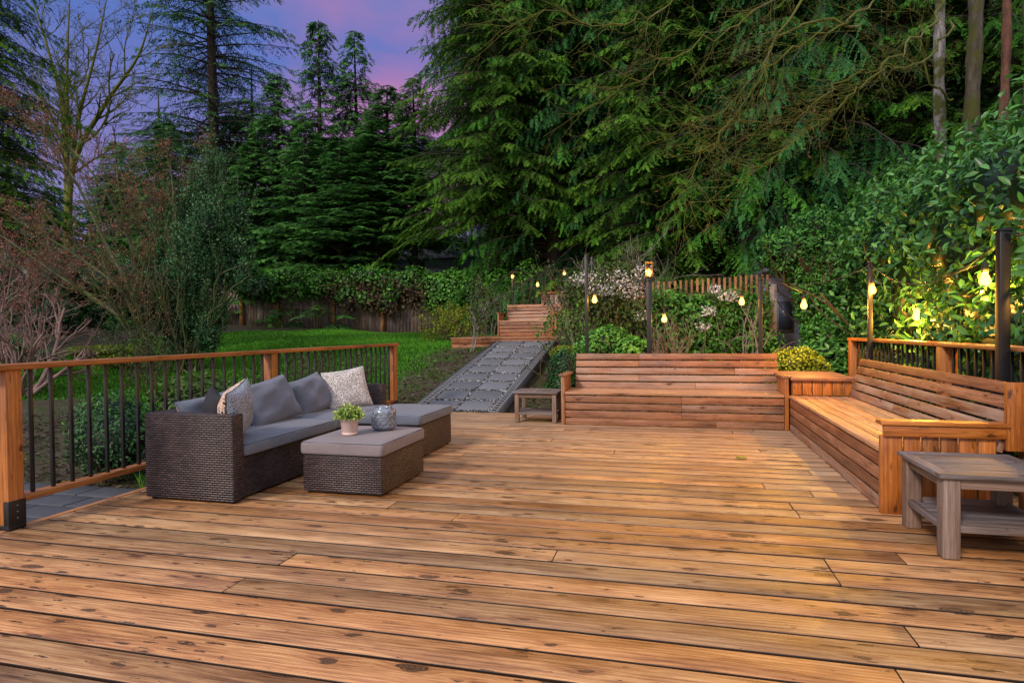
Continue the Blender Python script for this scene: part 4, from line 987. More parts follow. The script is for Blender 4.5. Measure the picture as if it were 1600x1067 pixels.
#VEGETATION
# ------------------------------------------------------------------ vegetation
def rot_z(v, a):
    c, s = np.cos(a), np.sin(a); return np.stack([v[..., 0] * c - v[..., 1] * s, v[..., 0] * s + v[..., 1] * c, v[..., 2]], -1)
def conifer(name, seed, H, R, h0, leafmat, barkmat, droop=.35, rise=.15, hang=.35, nb=300, sp=.26, ll=.15, lw=.045, pw=.8, tr=.22, cut=None, m=9, sl=.45):
    """evergreen: whorled drooping limbs, every limb carrying flat sprays of small slips"""
    r = np.random.RandomState(seed)
    u = np.sort(r.uniform(0, 1, nb) ** 1.15); u = u[np.sin(u * 46 + seed) + r.uniform(-1, 1.3, nb) > -.55] if hang > .5 else u
    if cut: u = u[u < cut]
    nb = len(u); z = h0 + (H - h0) * u; az = r.uniform(0, 2 * PI, nb)
    Lb = R * (1 - u) ** pw * r.uniform(.60, 1.12, nb) * (1 + .18 * np.sin(az * 3 + seed)) + .18
    rr_ = rise * r.uniform(.4, 1.5, nb); dd = droop * r.uniform(.6, 1.4, nb)
    bright = r.uniform(-.16, .16, nb)
    # limb wood
    wm = MB()
    tube(wm, [(0, 0, -4), (.05, .02, H * .3), (-.04, .03, H * .7), (0, 0, H)], [tr * 1.25, tr, tr * .55, .02], 9)
    for k in range(0, nb, 1):
        if Lb[k] < .9: continue
        s = np.linspace(0, .92, 5); c, q = math.cos(az[k]), math.sin(az[k])
        P = np.stack([c * Lb[k] * s, q * Lb[k] * s, z[k] + Lb[k] * (rr_[k] * s - dd[k] * s * s)], 1); tube(wm, P, np.linspace(.012 + .010 * Lb[k], .005, 5), 4)
    # sprays
    cnt = np.maximum(2, (Lb / sp).astype(int)); bi = np.repeat(np.arange(nb), cnt * 2)
    idx = np.concatenate([np.arange(c * 2) for c in cnt]); s = (idx // 2 + r.uniform(.2, .9, len(idx))) / np.repeat(cnt, cnt * 2)
    s = .10 + .92 * s ** .9; side = np.where(idx % 2, 1, -1)
    A = az[bi]; rad = np.stack([np.cos(A), np.sin(A), A * 0], 1); LL = Lb[bi]
    P0 = rad * (LL * s)[:, None]; P0[:, 2] = z[bi] + LL * (rr_[bi] * s - dd[bi] * s * s)
    slope = rr_[bi] - 2 * dd[bi] * s
    ang = side * r.uniform(.35, 1.15, len(s)); D = rot_z(rad, ang); D[:, 2] += slope * .6 - hang * r.uniform(.2, 1.4, len(s)); D = unit(D)
    sln = (sl * LL * (1 - s) * .8 + .30) * r.uniform(.6, 1.2, len(s)); sln = np.minimum(sln, 1.3)
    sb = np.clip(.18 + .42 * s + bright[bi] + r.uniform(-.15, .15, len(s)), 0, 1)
    # leaflets
    ns = len(s); t = (np.arange(m) + .5) / m; t = np.tile(t, (ns, 1)) + r.uniform(-.04, .04, (ns, m))
    Q = P0[:, None] + D[:, None] * (sln[:, None] * t)[..., None]; Q[..., 2] -= (hang * .35 * sln[:, None] * t * t)
    side2 = np.stack([np.ones((ns, m)), -np.ones((ns, m))], -1)
    Sd = unit(np.cross(D, np.array([0, 0, 1.]))) ; Sd = Sd + r.normal(0, .25, Sd.shape); Sd = unit(Sd)
    Q = np.repeat(Q[:, :, None], 2, 2); Dl = D[:, None, None] * .75 + Sd[:, None, None] * side2[..., None] * .75
    Dl = Dl + r.normal(0, .16, Dl.shape); Dl[..., 2] -= hang * .55; Dl = unit(Dl)
    Nn = unit(np.cross(D, Sd))[:, None, None] + r.normal(0, .35, Dl.shape); Sx = unit(np.cross(Dl, Nn))
    ln = ll * (1.15 - .55 * t)[:, :, None] * (.75 + .25 * np.minimum(sln, 1))[:, None, None] * r.uniform(.7, 1.35, (ns, m, 2))
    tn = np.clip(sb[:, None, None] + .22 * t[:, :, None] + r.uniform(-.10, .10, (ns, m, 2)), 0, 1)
    T = np.stack([tn, r.uniform(0, .5, tn.shape), tn * 0], -1)
    lmb = MB(); blades(lmb, Q.reshape(-1, 3), Dl.reshape(-1, 3), Sx.reshape(-1, 3), ln.ravel(), lw * r.uniform(.7, 1.3, ln.size), T.reshape(-1, 3))
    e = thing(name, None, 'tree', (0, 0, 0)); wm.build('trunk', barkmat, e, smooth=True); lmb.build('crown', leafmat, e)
    return e
def put(proto, used, label, x, y, rz, sxy=1, sz=1, group=None, z=None, tilt=0):
    o = proto if proto.name not in used else copy_tree(proto)
    used.add(proto.name); o.location = (x, y, (float(ground(x, y)) if z is None else z) - .1); o.rotation_euler = (tilt, 0, rz); o.scale = (sxy, sxy, sz)
    o['label'] = label; o['category'] = 'tree'
    if group: o['group'] = group
    return o
used = set()
cedar = [conifer('cedar_tree', 31 + k, 24, 4.1, 1.6 if k else .8, (F_CEDAR3, F_CEDAR, F_CEDAR2)[k], B_DARK, (.34, .42, .50)[k], (.14, .10, .06)[k], (.50, .75, .95)[k], 600, (.24, .23, .25)[k], .120, .032, .55, .30, .62, 13, .38) for k in range(3)]
fir = [conifer('fir_tree', 51 + k, 16, 3.2, .4, F_HEM, B_DARK, .34, .16, .50, 420, .30, .17, .042, .72, .16, None, 9) for k in range(2)]
tallfir = conifer('fir_tree', 71, 26, 3.9, 3.0, F_FIR, B_DARK, .26, .10, .40, 420, .30, .15, .040, .45, .24, .85, 8, .38)
low = conifer('cedar_tree', 81, 9, 2.8, .1, F_FIR, B_DARK, .2, .1, .3, 260, .26, .19, .060, .7, .14, None, 8)
G1 = 'tall cedars standing behind the deck'
def pxY(px, Y): return at(px, 500, Y=Y)[0]
front = [(778, 21.6, 0, .88, 'big cedar with branches sweeping down over the ivy fence in the middle of the photo'),
         (868, 22.5, 1, 1.0, 'tall cedar rising behind the upper deck bench'),
         (955, 23.0, 2, 1.05, 'tall cedar behind the white blossom left of the pickets'),
         (1065, 21.0, 0, 1.0, 'tall cedar behind the left half of the picket fence'),
         (1170, 20.0, 1, 1.0, 'tall cedar behind the right half of the picket fence'),
         (1290, 19.0, 2, 1.0, 'tall cedar behind the dark shed and the left end of the hedge'),
         (1420, 19.0, 0, 1.05, 'tall cedar above the middle of the laurel hedge'),
         (1560, 18.0, 1, 1.05, 'tall cedar above the right end of the laurel hedge')]
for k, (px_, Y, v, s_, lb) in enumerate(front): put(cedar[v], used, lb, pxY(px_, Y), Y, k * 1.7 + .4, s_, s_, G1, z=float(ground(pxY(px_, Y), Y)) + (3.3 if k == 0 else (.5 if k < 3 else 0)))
for k, px_ in enumerate([850, 800, 920, 1010, 1120, 1230, 1350, 1480, 1620]):
    Y = 27.5 + (k % 3) * 1.6; put(cedar[(k + 1) % 3], used, 'tall cedar in the dark back row of the woods behind the deck', pxY(px_, Y), Y, k * 2.3, 1.25, 1.1, 'cedars in the dark back row of the woods', z=float(ground(pxY(px_, Y), Y)) + (4.2 if k < 2 else 0))
for k, px_ in enumerate([520, 845, 905, 990, 1090, 1190, 1300, 1420, 1550]):
    Y = 25.2 + (k % 2); put(low, used, 'low dark evergreen filling the gloom under the tall cedars', pxY(px_, Y), Y, k * 1.9, 1.25, .95, 'dark evergreens under the cedars')
# left group
hem = [(480, 23.6, 1, at(475, 190, Y=23.6)[2], 1.0, 'broad low hemlock behind the bright green ivy'), (535, 23.4, 0, at(530, 215, Y=23.4)[2], 1.05, 'broad dark hemlock above the middle of the board fence'),
       (590, 24.2, 1, at(590, 185, Y=24.2)[2], 1.0, 'broad hemlock just left of the pale house'), (400, 23.8, 0, at(405, 215, Y=23.8)[2], .95, 'broad hemlock behind the vase shaped evergreen'), (505, 26.0, 0, at(500, 28, Y=26)[2], 1.05, 'pointed hemlock with the tallest tip against the pink sky'), (560, 27.0, 1, at(547, 46, Y=27)[2], .95, 'pointed hemlock just right of the tallest one against the sky'),
       (610, 25.5, 0, at(602, 132, Y=25.5)[2], 1.05, 'shorter dark hemlock beside the gap of pink sky'), (440, 25.0, 1, at(450, 110, Y=25)[2], 1.05, 'dark hemlock between the tall fir trunk and the pointed hemlocks'),
       (650, 25.0, 1, 12.2, .8, 'bushy hemlock whose branches hang in front of the pale house')]
for k, (px_, Y, v, zt, s_, lb) in enumerate(hem):
    x = pxY(px_, Y); put(fir[v], used, lb, x, Y, k * 2.1 + .3, s_, (zt - float(ground(x, Y)) - (3.6 if 570 < px_ else 0)) / 16, 'hemlocks behind the lawn', z=float(ground(x, Y)) + (3.6 if 570 < px_ else 0))
put(tallfir, used, 'very tall fir with a bare upper trunk and sparse branches left of the hemlocks', pxY(338, 25), 25, .5, 1.05, 1)
for k, (px_, Y, zt, lb) in enumerate(((262, 27.5, 12.8, 'dense dark evergreen left of the tall fir trunk'), (188, 28.5, 12.2, 'dense dark evergreen seen through the red tipped maple'), (365, 27.5, 12.6, 'dense dark evergreen right behind the tall fir trunk'), (90, 27, 9.5, 'dense dark evergreen behind the bare mossy tree'))):
    x = pxY(px_, Y); put(fir[k % 2], used, lb, x, Y, k * 1.1, 1.1, (zt - float(ground(x, Y))) / 16, 'dark firs behind the maples')
for px_, Y, zt, lb in ((255, 28, 14.5, 'dark fir behind the bare maples, left of the very tall fir'), (400, 28, 15.2, 'dark fir between the very tall fir and the hemlocks'), (195, 30, 12.5, 'dark fir seen through the twigs of the bare maples'), (20, 28, 15, 'tall dark fir behind the twigs at the far left'), (-70, 24, 16, 'tall dark fir at the left edge')):
    x = pxY(px_, Y); put(tallfir, used, lb, x, Y, px_ * .1, .85, (zt - float(ground(x, Y))) / 26, 'dark firs behind the maples')
for k, (px_, Y, zt) in enumerate([(370, 24.5, 7.2), (300, 25.5, 8.4), (215, 26, 6.0), (130, 25, 5.2), (40, 24, 6.2), (-60, 23, 7.5), (255, 23.5, 4.3), (170, 23, 4.0), (90, 22.5, 4.2), (410, 23.5, 5.2)]):
    x = pxY(px_, Y); put(low, used, 'low dark evergreen behind the bare maples on the left', x, Y, k * 1.3, 1.15, (zt - float(ground(x, Y))) / 9, 'dark evergreens at the left')
x = at(-75, 300, Y=11.5)[0]; put(cedar[0], used, 'cedar with hanging fronds at the top left corner', x, 11.5, 2.0, .66, .62, z=3.2)

# ---- clouds of leaves
def blob_leaves(mb, E, n, size, asp=.45, out=.6, down=.2, tint0=.45, jit=.25, shell=(.80, 1.06), up=.5, seed=1, gold=(0, .35), zmin=None, fold=.22, core=True):
    r = np.random.RandomState(seed); E = [np.array(e, float) for e in E]
    area = np.array([(e[3] * e[4] + e[3] * e[5] + e[4] * e[5]) for e in E]); cnt = (n * area / area.sum()).astype(int) + 1
    for e, c_ in zip(E, cnt):
        d = unit(r.normal(0, 1, (c_, 3))); sh = r.uniform(shell[0], shell[1], c_) * (1 + .07 * np.sin(d[:, 0] * 7 + e[0] * 5) * np.sin(d[:, 2] * 8 + e[1] * 3))
        P = e[:3] + d * e[3:6] * sh[:, None]; ok = np.ones(c_, bool)
        for f in E:
            if f is e: continue
            ok &= (((P - f[:3]) / f[3:6]) ** 2).sum(1) > .70
        if zmin is not None: ok &= P[:, 2] > zmin
        P, d, sh = P[ok], d[ok], sh[ok]; k = len(P)
        if k == 0: continue
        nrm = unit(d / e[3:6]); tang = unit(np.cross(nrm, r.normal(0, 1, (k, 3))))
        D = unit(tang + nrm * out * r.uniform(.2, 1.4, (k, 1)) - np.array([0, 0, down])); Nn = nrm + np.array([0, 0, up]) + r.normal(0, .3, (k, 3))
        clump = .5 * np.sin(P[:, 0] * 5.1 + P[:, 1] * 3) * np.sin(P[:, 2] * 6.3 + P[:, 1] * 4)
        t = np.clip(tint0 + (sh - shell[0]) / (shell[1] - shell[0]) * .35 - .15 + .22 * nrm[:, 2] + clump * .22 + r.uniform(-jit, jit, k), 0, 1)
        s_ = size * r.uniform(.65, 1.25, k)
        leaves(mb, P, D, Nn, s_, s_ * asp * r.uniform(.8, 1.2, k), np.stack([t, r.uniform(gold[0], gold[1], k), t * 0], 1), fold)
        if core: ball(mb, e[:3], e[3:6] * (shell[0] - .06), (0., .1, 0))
def grow(mb, p, d, Ln, r, lev, rng, spread=.6, up=.12, wob=.22, kids=(3, 6), shrink=.62, tips=None, seg=6, nmin=3, tn=None):
    p = np.asarray(p, float); d = unit(np.asarray(d, float)); pts = [p]; ds = [d]
    for k in range(seg):
        d = unit(d + rng.normal(0, wob, 3) * (.5 if lev > 1 else .8) + np.array([0, 0, up])); p = p + d * Ln / seg; pts.append(p); ds.append(d)
    tube(mb, pts, np.linspace(r, max(r * .45, .0016), seg + 1), 7 if r > .03 else (4 if r > .006 else nmin), (.5, .5, 0) if tn is None else tn)
    if tips is not None and lev <= 1: tips.extend([(q, dd) for q, dd in zip(pts[2:], ds[2:])])
    if lev <= 0: return
    for k in range(rng.randint(kids[0], kids[1] + 1)):
        s_ = rng.uniform(.25, .98); i_ = min(seg - 1, int(s_ * seg)); q = pts[i_] + (pts[i_ + 1] - pts[i_]) * (s_ * seg - i_)
        ax = unit(np.cross(ds[i_], rng.normal(0, 1, 3))); an = spread * rng.uniform(.6, 1.3)
        grow(mb, q, ds[i_] * math.cos(an) + ax * math.sin(an), Ln * shrink * rng.uniform(.6, 1.1) * (1.1 - .35 * s_), r * .52, lev - 1, rng, spread, up, wob, kids, shrink, tips, seg, nmin, tn)
def buds(mb, tips, n, size, rng, asp=.5, spread=.03, tint0=.5):
    if not tips: return
    k = rng.randint(0, len(tips), n); P = np.array([tips[i][0] for i in k]) + rng.normal(0, spread, (n, 3)); D = np.array([tips[i][1] for i in k]) + rng.normal(0, .7, (n, 3))
    s_ = size * rng.uniform(.6, 1.3, n); leaves(mb, P, D, rng.normal(0, 1, (n, 3)) + (0, 0, .5), s_, s_ * asp, np.stack([np.clip(tint0 + rng.uniform(-.4, .4, n), 0, 1), rng.uniform(0, .5, n), s_ * 0], 1))
def smooth_path(pts, n=6):
    P = np.array(pts, float); out = []
    for k in range(len(P) - 1):
        p0, p1, p2, p3 = P[max(k - 1, 0)], P[k], P[k + 1], P[min(k + 2, len(P) - 1)]
        for t in np.linspace(0, 1, n, endpoint=False):
            out.append(.5 * ((2 * p1) + (-p0 + p2) * t + (2 * p0 - 5 * p1 + 4 * p2 - p3) * t * t + (-p0 + 3 * p1 - 3 * p2 + p3) * t ** 3))
    out.append(P[-1]); return np.array(out)

# laurel hedge
r = np.random.RandomState(5); E = []
for k, Y in enumerate(np.arange(2.6, 13.4, .8)):
    zt = 3.25 + .35 * min(1, (Y - 4) / 7) + r.uniform(-.12, .14)
    E.append((3.62 + r.uniform(-.08, .08), Y, 1.15, .92, .78, zt - 1.15)); E.append((3.12 + r.uniform(-.12, .12), Y + .3, r.uniform(.5, 1.4), .50, .62, r.uniform(.7, 1.0)))
    E.append((3.25 + r.uniform(-.1, .1), Y + .4, r.uniform(2.0, 2.5), .52, .6, r.uniform(.5, .75)))
t = thing('laurel_hedge', 'tall glossy broad leaved hedge behind the right railing, lit yellow by the bulbs', 'hedge', (3.9, 8, -.2))
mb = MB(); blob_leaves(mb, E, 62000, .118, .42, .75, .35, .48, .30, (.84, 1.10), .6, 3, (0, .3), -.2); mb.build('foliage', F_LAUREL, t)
mb = MB(); rg = np.random.RandomState(8)
for k in range(26): p = np.array([rg.uniform(3.5, 4.2), rg.uniform(3, 13), -.2]); grow(mb, p, (rg.normal(0, .2) - .1, rg.normal(0, .2), 1), 2.6, .03, 1, rg, .6, .1)
mb.build('stem', B_BROWN, t, smooth=True)
t = thing('evergreen_shrub', 'smaller leaved bright green shrub in front of the dark shed at the hedge end', 'shrub', (2.6, 12.6, 0))
E = []
for px_, py_, Y, a_ in ((1238, 395, 12.6, .48), (1275, 365, 12.9, .5), (1272, 430, 12.5, .42), (1300, 400, 12.6, .55), (1290, 470, 12.2, .5), (1288, 510, 12.2, .36), (1280, 478, 12.3, .30), (1300, 530, 11.8, .45), (1212, 385, 12.7, .28), (1295, 548, 11.9, .22)):
    c_ = at(px_, py_, Y=Y); E.append((*c_, a_, a_ * .9, a_ * .9))
mb = MB(); blob_leaves(mb, E, 15000, .082, .42, .8, .2, .50, .3, (.80, 1.12), .6, 4, (0, .25)); mb.build('foliage', F_SMALL, t)
mb = MB(); rg = np.random.RandomState(9)
for k in range(8): grow(mb, (2.75 + rg.uniform(-.3, .5), 12.4, 0), (rg.normal(-.1, .2), 0, 1), 2.4, .025, 2, rg, .5, .1)
mb.build('stem', B_BROWN, t, smooth=True)

def bush(name, label, cat, E, n, size, matl, seed, asp=.45, tint0=.45, gold=(0, .3), stems=0, group=None, barkm=None, **kw):
    c = E[0]; t = thing(name, label, cat, (c[0], c[1], float(ground(c[0], c[1]))), group)
    mb = MB(); blob_leaves(mb, E, n, size, asp, tint0=tint0, seed=seed, gold=gold, **kw); mb.build('foliage', matl, t)
    if stems:
        mb = MB(); rg = np.random.RandomState(seed)
        for k in range(stems):
            x, y = c[0] + rg.uniform(-.5, .5) * c[3], c[1] + rg.uniform(-.5, .5) * c[4]; grow(mb, (x, y, float(ground(x, y)) - .03), (rg.normal(0, .35), rg.normal(0, .3), 1), (c[2] + c[5] - float(ground(x, y))) * .75, .014, 2, rg, .6, .05)
        mb.build('stem', barkm or B_BROWN, t, smooth=True)
    return t
def Eat(px_, py_, Y, rx, ry, rz): return (*at(px_, py_, Y=Y), rx, ry, rz)
bush('boxwood', 'dark clipped boxwood ball left of the back bench arm', 'shrub', [Eat(884, 578, 9.75, .27, .27, .34), Eat(880, 604, 9.7, .26, .26, .3)], 3600, .040, F_BOX, 21, .55, .40, shell=(.86, 1.08), stems=3)
bush('golden_shrub', 'low yellow green shrub above the left end of the back bench', 'shrub', [Eat(900, 549, 10.3, .34, .25, .10), Eat(878, 552, 10.3, .2, .2, .12)], 1600, .040, F_GOLD, 22, .5, .30, stems=2)
bush('golden_shrub', 'bright yellow green mounded shrub behind the corner box table', 'shrub', [Eat(1243, 572, 9.9, .38, .32, .28), Eat(1220, 575, 10.0, .28, .3, .22), Eat(1270, 580, 9.9, .25, .25, .2), Eat(1243, 600, 9.9, .4, .3, .35)], 5200, .040, F_GOLD, 23, .5, .42, stems=3)
bush('azalea', 'fresh green leafy shrub behind the back bench beside the lantern pole', 'shrub', [Eat(950, 536, 10.3, .40, .3, .26), Eat(985, 545, 10.2, .3, .3, .2), Eat(925, 550, 10.2, .3, .25, .22)], 3600, .075, F_SMALL, 24, .42, .52, (0, .2), stems=4)
bush('ground_plant', 'dark glossy leaves low in front of the shed below the hedge end', 'shrub', [Eat(1310, 560, 11.0, .5, .4, .3), Eat(1275, 562, 11.4, .4, .4, .28), Eat(1300, 600, 10.6, .5, .4, .35)], 2600, .12, F_LAUREL, 25, .42, .45, stems=2)
# flowering shrub and vines
mbF = MB()
t = bush('flowering_shrub', 'white blossoming shrub with olive leaves between the two left poles', 'shrub', [Eat(940, 470, 11.9, .45, .35, .55), Eat(905, 460, 12.2, .35, .3, .4), Eat(985, 500, 12.0, .4, .3, .45), Eat(900, 510, 11.6, .4, .3, .35), Eat(960, 430, 12.1, .4, .3, .3)], 4200, .085, F_OLIVE, 26, .42, .62, (0, .9), stems=6, shell=(.35, 1.15), core=False)
E = [Eat(915, 436, 11.7, .24, .2, .14), Eat(968, 436, 11.8, .34, .2, .16), Eat(985, 455, 11.8, .25, .2, .14), Eat(945, 452, 11.6, .28, .2, .10), Eat(1005, 425, 11.8, .16, .15, .12), Eat(1140, 462, 11.95, .16, .1, .09), Eat(1108, 486, 11.95, .13, .1, .08), Eat(1098, 510, 11.95, .12, .1, .06), Eat(1118, 452, 11.95, .12, .1, .07), Eat(1002, 494, 11.9, .1, .1, .08)]
mb = MB(); blob_leaves(mb, E[:5], 900, .046, .55, tint0=.6, seed=27, shell=(.4, 1.3), core=False); mb.build('blossom', F_WHITE, t)
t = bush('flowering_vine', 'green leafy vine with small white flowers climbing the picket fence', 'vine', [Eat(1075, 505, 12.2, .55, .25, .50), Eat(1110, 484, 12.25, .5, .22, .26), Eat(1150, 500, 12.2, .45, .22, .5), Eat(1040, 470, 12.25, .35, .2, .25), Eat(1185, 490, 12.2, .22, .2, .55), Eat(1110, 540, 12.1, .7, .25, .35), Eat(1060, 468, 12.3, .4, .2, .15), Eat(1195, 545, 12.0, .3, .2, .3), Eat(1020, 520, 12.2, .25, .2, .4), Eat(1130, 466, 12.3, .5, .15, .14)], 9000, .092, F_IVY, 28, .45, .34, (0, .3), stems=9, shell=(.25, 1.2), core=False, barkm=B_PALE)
mb = MB(); blob_leaves(mb, E[5:], 420, .055, .5, tint0=.6, seed=29, shell=(.3, 1.3), core=False); mb.build('blossom', F_WHITE, t)
def twig_shrub(name, label, cat, roots, n, Ln, r0, lev, barkm, seed, lean=(0, 0, 1), fan=.5, up=.05, kids=(3, 6), bud=None, spread=.55, wob=.22, group=None, shrink=.62):
    c = roots[0]; t = thing(name, label, cat, c, group); rg = np.random.RandomState(seed); mb = MB(); tips = []
    for k in range(n):
        p = np.array(roots[k % len(roots)]) + rg.normal(0, .04, 3) * (1, 1, 0); grow(mb, p, np.array(lean) + rg.normal(0, fan, 3) * (1, 1, .2), Ln * rg.uniform(.7, 1.15), r0 * rg.uniform(.6, 1.1), lev, rg, spread, up, wob, kids, shrink, tips)
    mb.build('branch', barkm, t, smooth=True)
    if bud: mb = MB(); buds(mb, tips, bud[0], bud[1], rg, bud[3] if len(bud) > 3 else .5); mb.build('foliage', bud[2], t)
    return t
def gp(px_, Y): x = pxY(px_, Y); return (x, Y, float(ground(x, Y)) - .03)
twig_shrub('bare_shrub', 'bare purple grey twiggy shrub in front of the picket fence beside the lantern pole', 'shrub', [gp(1035, 11.3), gp(1050, 11.3)], 26, 1.15, .011, 1, B_PINK, 31, fan=.28, kids=(3, 6))
twig_shrub('bare_shrub', 'pale bare arching stems over the right half of the vine covered fence', 'shrub', [gp(1160, 11.6), gp(1185, 11.6)], 5, 1.6, .014, 2, B_PALE, 32, fan=.5, kids=(2, 5))
twig_shrub('bare_tree', 'bare dogwood with many arching thin branches above the white blossom', 'tree', [gp(985, 14.5)], 30, 1.9, .018, 2, B_PALE, 33, lean=(0, 0, .8), fan=.9, up=.0, kids=(4, 7), spread=.5, bud=(500, .06, F_BROWN))
twig_shrub('bare_shrub', 'tangle of bare stems behind the upper deck bench', 'shrub', [gp(880, 19.6), gp(850, 19.8)], 22, 1.5, .016, 2, B_PINK, 34, fan=.6, kids=(3, 5))
twig_shrub('bare_shrub', 'dark bare shrub with reddish stems right of the upper deck', 'shrub', [gp(930, 12.8), gp(905, 13.2)], 14, 1.7, .014, 2, B_BROWN, 35, fan=.4, kids=(3, 6), bud=(1800, .06, F_OLIVE))
twig_shrub('leafy_shrub', 'loose shrub with pale leaves and a white stem beside the right edge of the path', 'shrub', [gp(900, 11.5)], 12, 1.25, .012, 2, B_PALE, 36, fan=.35, kids=(3, 5), bud=(900, .07, F_IVY))
twig_shrub('weeping_shrub', 'rounded twiggy shrub with small yellow green leaves left of the upper deck', 'shrub', [gp(700, 16.6)], 30, .95, .012, 2, B_BROWN, 37, fan=.8, up=-.01, kids=(3, 6), bud=(3800, .055, F_GOLD), spread=.6)
twig_shrub('sapling', 'thin sapling with a leaning white stem in front of the upper deck', 'tree', [gp(733, 13.6)], 3, 1.15, .018, 2, B_PALE, 38, lean=(.22, 0, 1), fan=.12, kids=(4, 6), bud=(500, .06, F_OLIVE))
twig_shrub('sapling', 'upright pale stemmed saplings left of the upper bench', 'tree', [gp(768, 17.5), gp(757, 17.4)], 6, 1.3, .014, 2, B_PALE, 39, fan=.10, kids=(4, 6), bud=(900, .07, F_OLIVE))

# ivy along the fence
def ivy_run(label, x0, x1, matl, seed, n, zt, thick=.36, drop=.55, size=.105, tint0=.5):
    rg = np.random.RandomState(seed); E = []
    for x in np.arange(x0, x1, .55):
        g = float(ground(x, 21)); E.append((x, 20.75, g + zt + rg.uniform(-.15, .18), .52, thick, drop * rg.uniform(.7, 1.1)))
        if rg.uniform() < .7: E.append((x + rg.uniform(-.3, .3), 20.62, g + zt - rg.uniform(.3, .8), .34, thick * .7, drop * .75))
        E.append((x, 21.5, g + zt + rg.uniform(.0, .25), .6, .5, .35))
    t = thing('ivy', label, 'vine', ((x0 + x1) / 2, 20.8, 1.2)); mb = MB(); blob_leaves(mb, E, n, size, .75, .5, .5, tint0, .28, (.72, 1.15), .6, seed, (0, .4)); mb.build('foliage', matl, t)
    mb = MB()
    for k in range(int((x1 - x0) * 5)):
        x = rg.uniform(x0, x1); g = float(ground(x, 21)); grow(mb, (x, 20.7, g + zt - .2), (rg.normal(0, .3), -.25, -1), rg.uniform(.5, 1.2), .010, 1, rg, .5, -.05)
    mb.build('stem', B_BROWN, t, smooth=True)
xA, xB, xC, xD = pxY(400, 21), pxY(525, 21), pxY(690, 21), pxY(835, 21)
ivy_run('bright green ivy spilling over the left part of the board fence', xA, xB, F_IVY, 41, 9500, 1.80, drop=.48)
ivy_run('dark brownish creeper hanging over the middle of the board fence', xB, xC, F_BROWN, 42, 4200, 1.60, drop=.58, tint0=.40)
ivy_run('dense bright green ivy hedge over the board fence beside the upper deck', xC, xD, F_IVY, 43, 12000, 1.62, drop=.62)
ivy_run('thin strip of green ivy along the top of the middle of the board fence', xB, xC, F_IVY, 44, 7000, 1.80, drop=.42, tint0=.40)

# left garden: vase shaped evergreen
t = thing('evergreen_shrub', 'tall dark vase shaped evergreen with tiny glossy leaves behind the left railing', 'shrub', gp(290, 11))
E = []
for px_, py_, rx, rz in ((295, 500, .30, .45), (262, 450, .26, .55), (300, 430, .42, .70), (340, 425, .36, .62), (325, 360, .36, .66), (288, 385, .28, .50), (318, 305, .13, .42), (304, 318, .12, .40), (372, 345, .20, .45), (366, 392, .28, .45), (340, 495, .20, .36), (248, 425, .16, .36), (345, 318, .10, .35), (332, 296, .07, .32), (380, 430, .14, .3), (288, 330, .12, .4), (250, 395, .09, .3), (285, 545, .36, .32), (262, 505, .24, .34), (325, 530, .26, .32)):
    E.append(Eat(px_, py_, 11.0 + .15 * math.sin(px_), rx, rx * .9, rz))
mb = MB(); blob_leaves(mb, E, 34000, .050, .45, .9, -.9, .42, .32, (.50, 1.22), .2, 51, (0, .15)); mb.build('foliage', F_HOLLY, t)
mb = MB(); rg = np.random.RandomState(52); b0 = np.array(gp(290, 11))
for k in range(34): grow(mb, b0 + rg.normal(0, .16, 3) * (1, 1, 0), (rg.normal(.06, .17), rg.normal(0, .15), 1), rg.uniform(1.4, 2.6), .024, 1, rg, .35, .1)
mb.build('stem', B_MAPLE, t, smooth=True)
mb = MB(); sm = MB(); tips = []
for k in range(95):
    e_ = E[rg.randint(2, len(E))]; p_ = np.array(e_[:3]) + rg.normal(0, .5, 3) * np.array(e_[3:6]); grow(sm, p_, (rg.normal(.12, .28), rg.normal(0, .2), 1), rg.uniform(.5, .95), .006, 1, rg, .35, .15, .1, (2, 4), .6, tips)
buds(mb, tips, 9000, .050, rg, .42, .022, .62); mb.build('shoot', F_HOLLY, t); sm.build('twig', B_MAPLE, t, smooth=True)
# maple with green stems and red buds
def stems_tree(name, label, base, stems, r0, barkm, seed, lev=3, bud=None, kids=(3, 5), L0=1.5, spread=.6, up=.06, every=2, wob=.2, start=2):
    t = thing(name, label, 'tree', tuple(base)); rg = np.random.RandomState(seed); mb = MB(); tips = []
    for st_ in stems:
        P = smooth_path([base] + [at(a_, b_, Y=y_) for a_, b_, y_ in st_], 5); n_ = len(P); rr_ = np.linspace(r0 * rg.uniform(.7, 1), .008, n_); tube(mb, P, rr_, 7)
        for k in range(start, n_, every):
            d = unit(P[k] - P[k - 1])
            for q in range(2):
                ax = unit(np.cross(d, rg.normal(0, 1, 3))); an = spread * rg.uniform(.6, 1.2)
                grow(mb, P[k], d * math.cos(an) + ax * math.sin(an), L0 * rg.uniform(.6, 1.1) * (1.05 - .4 * k / n_), max(rr_[k] * .5, .006), lev - 1, rg, spread, up, wob, kids, .62, tips)
    mb.build('branch', barkm, t, smooth=True)
    if bud: mb = MB(); buds(mb, tips, bud[0], bud[1], rg, .45, bud[3] if len(bud) > 3 else .03); mb.build('foliage', bud[2], t)
    return t
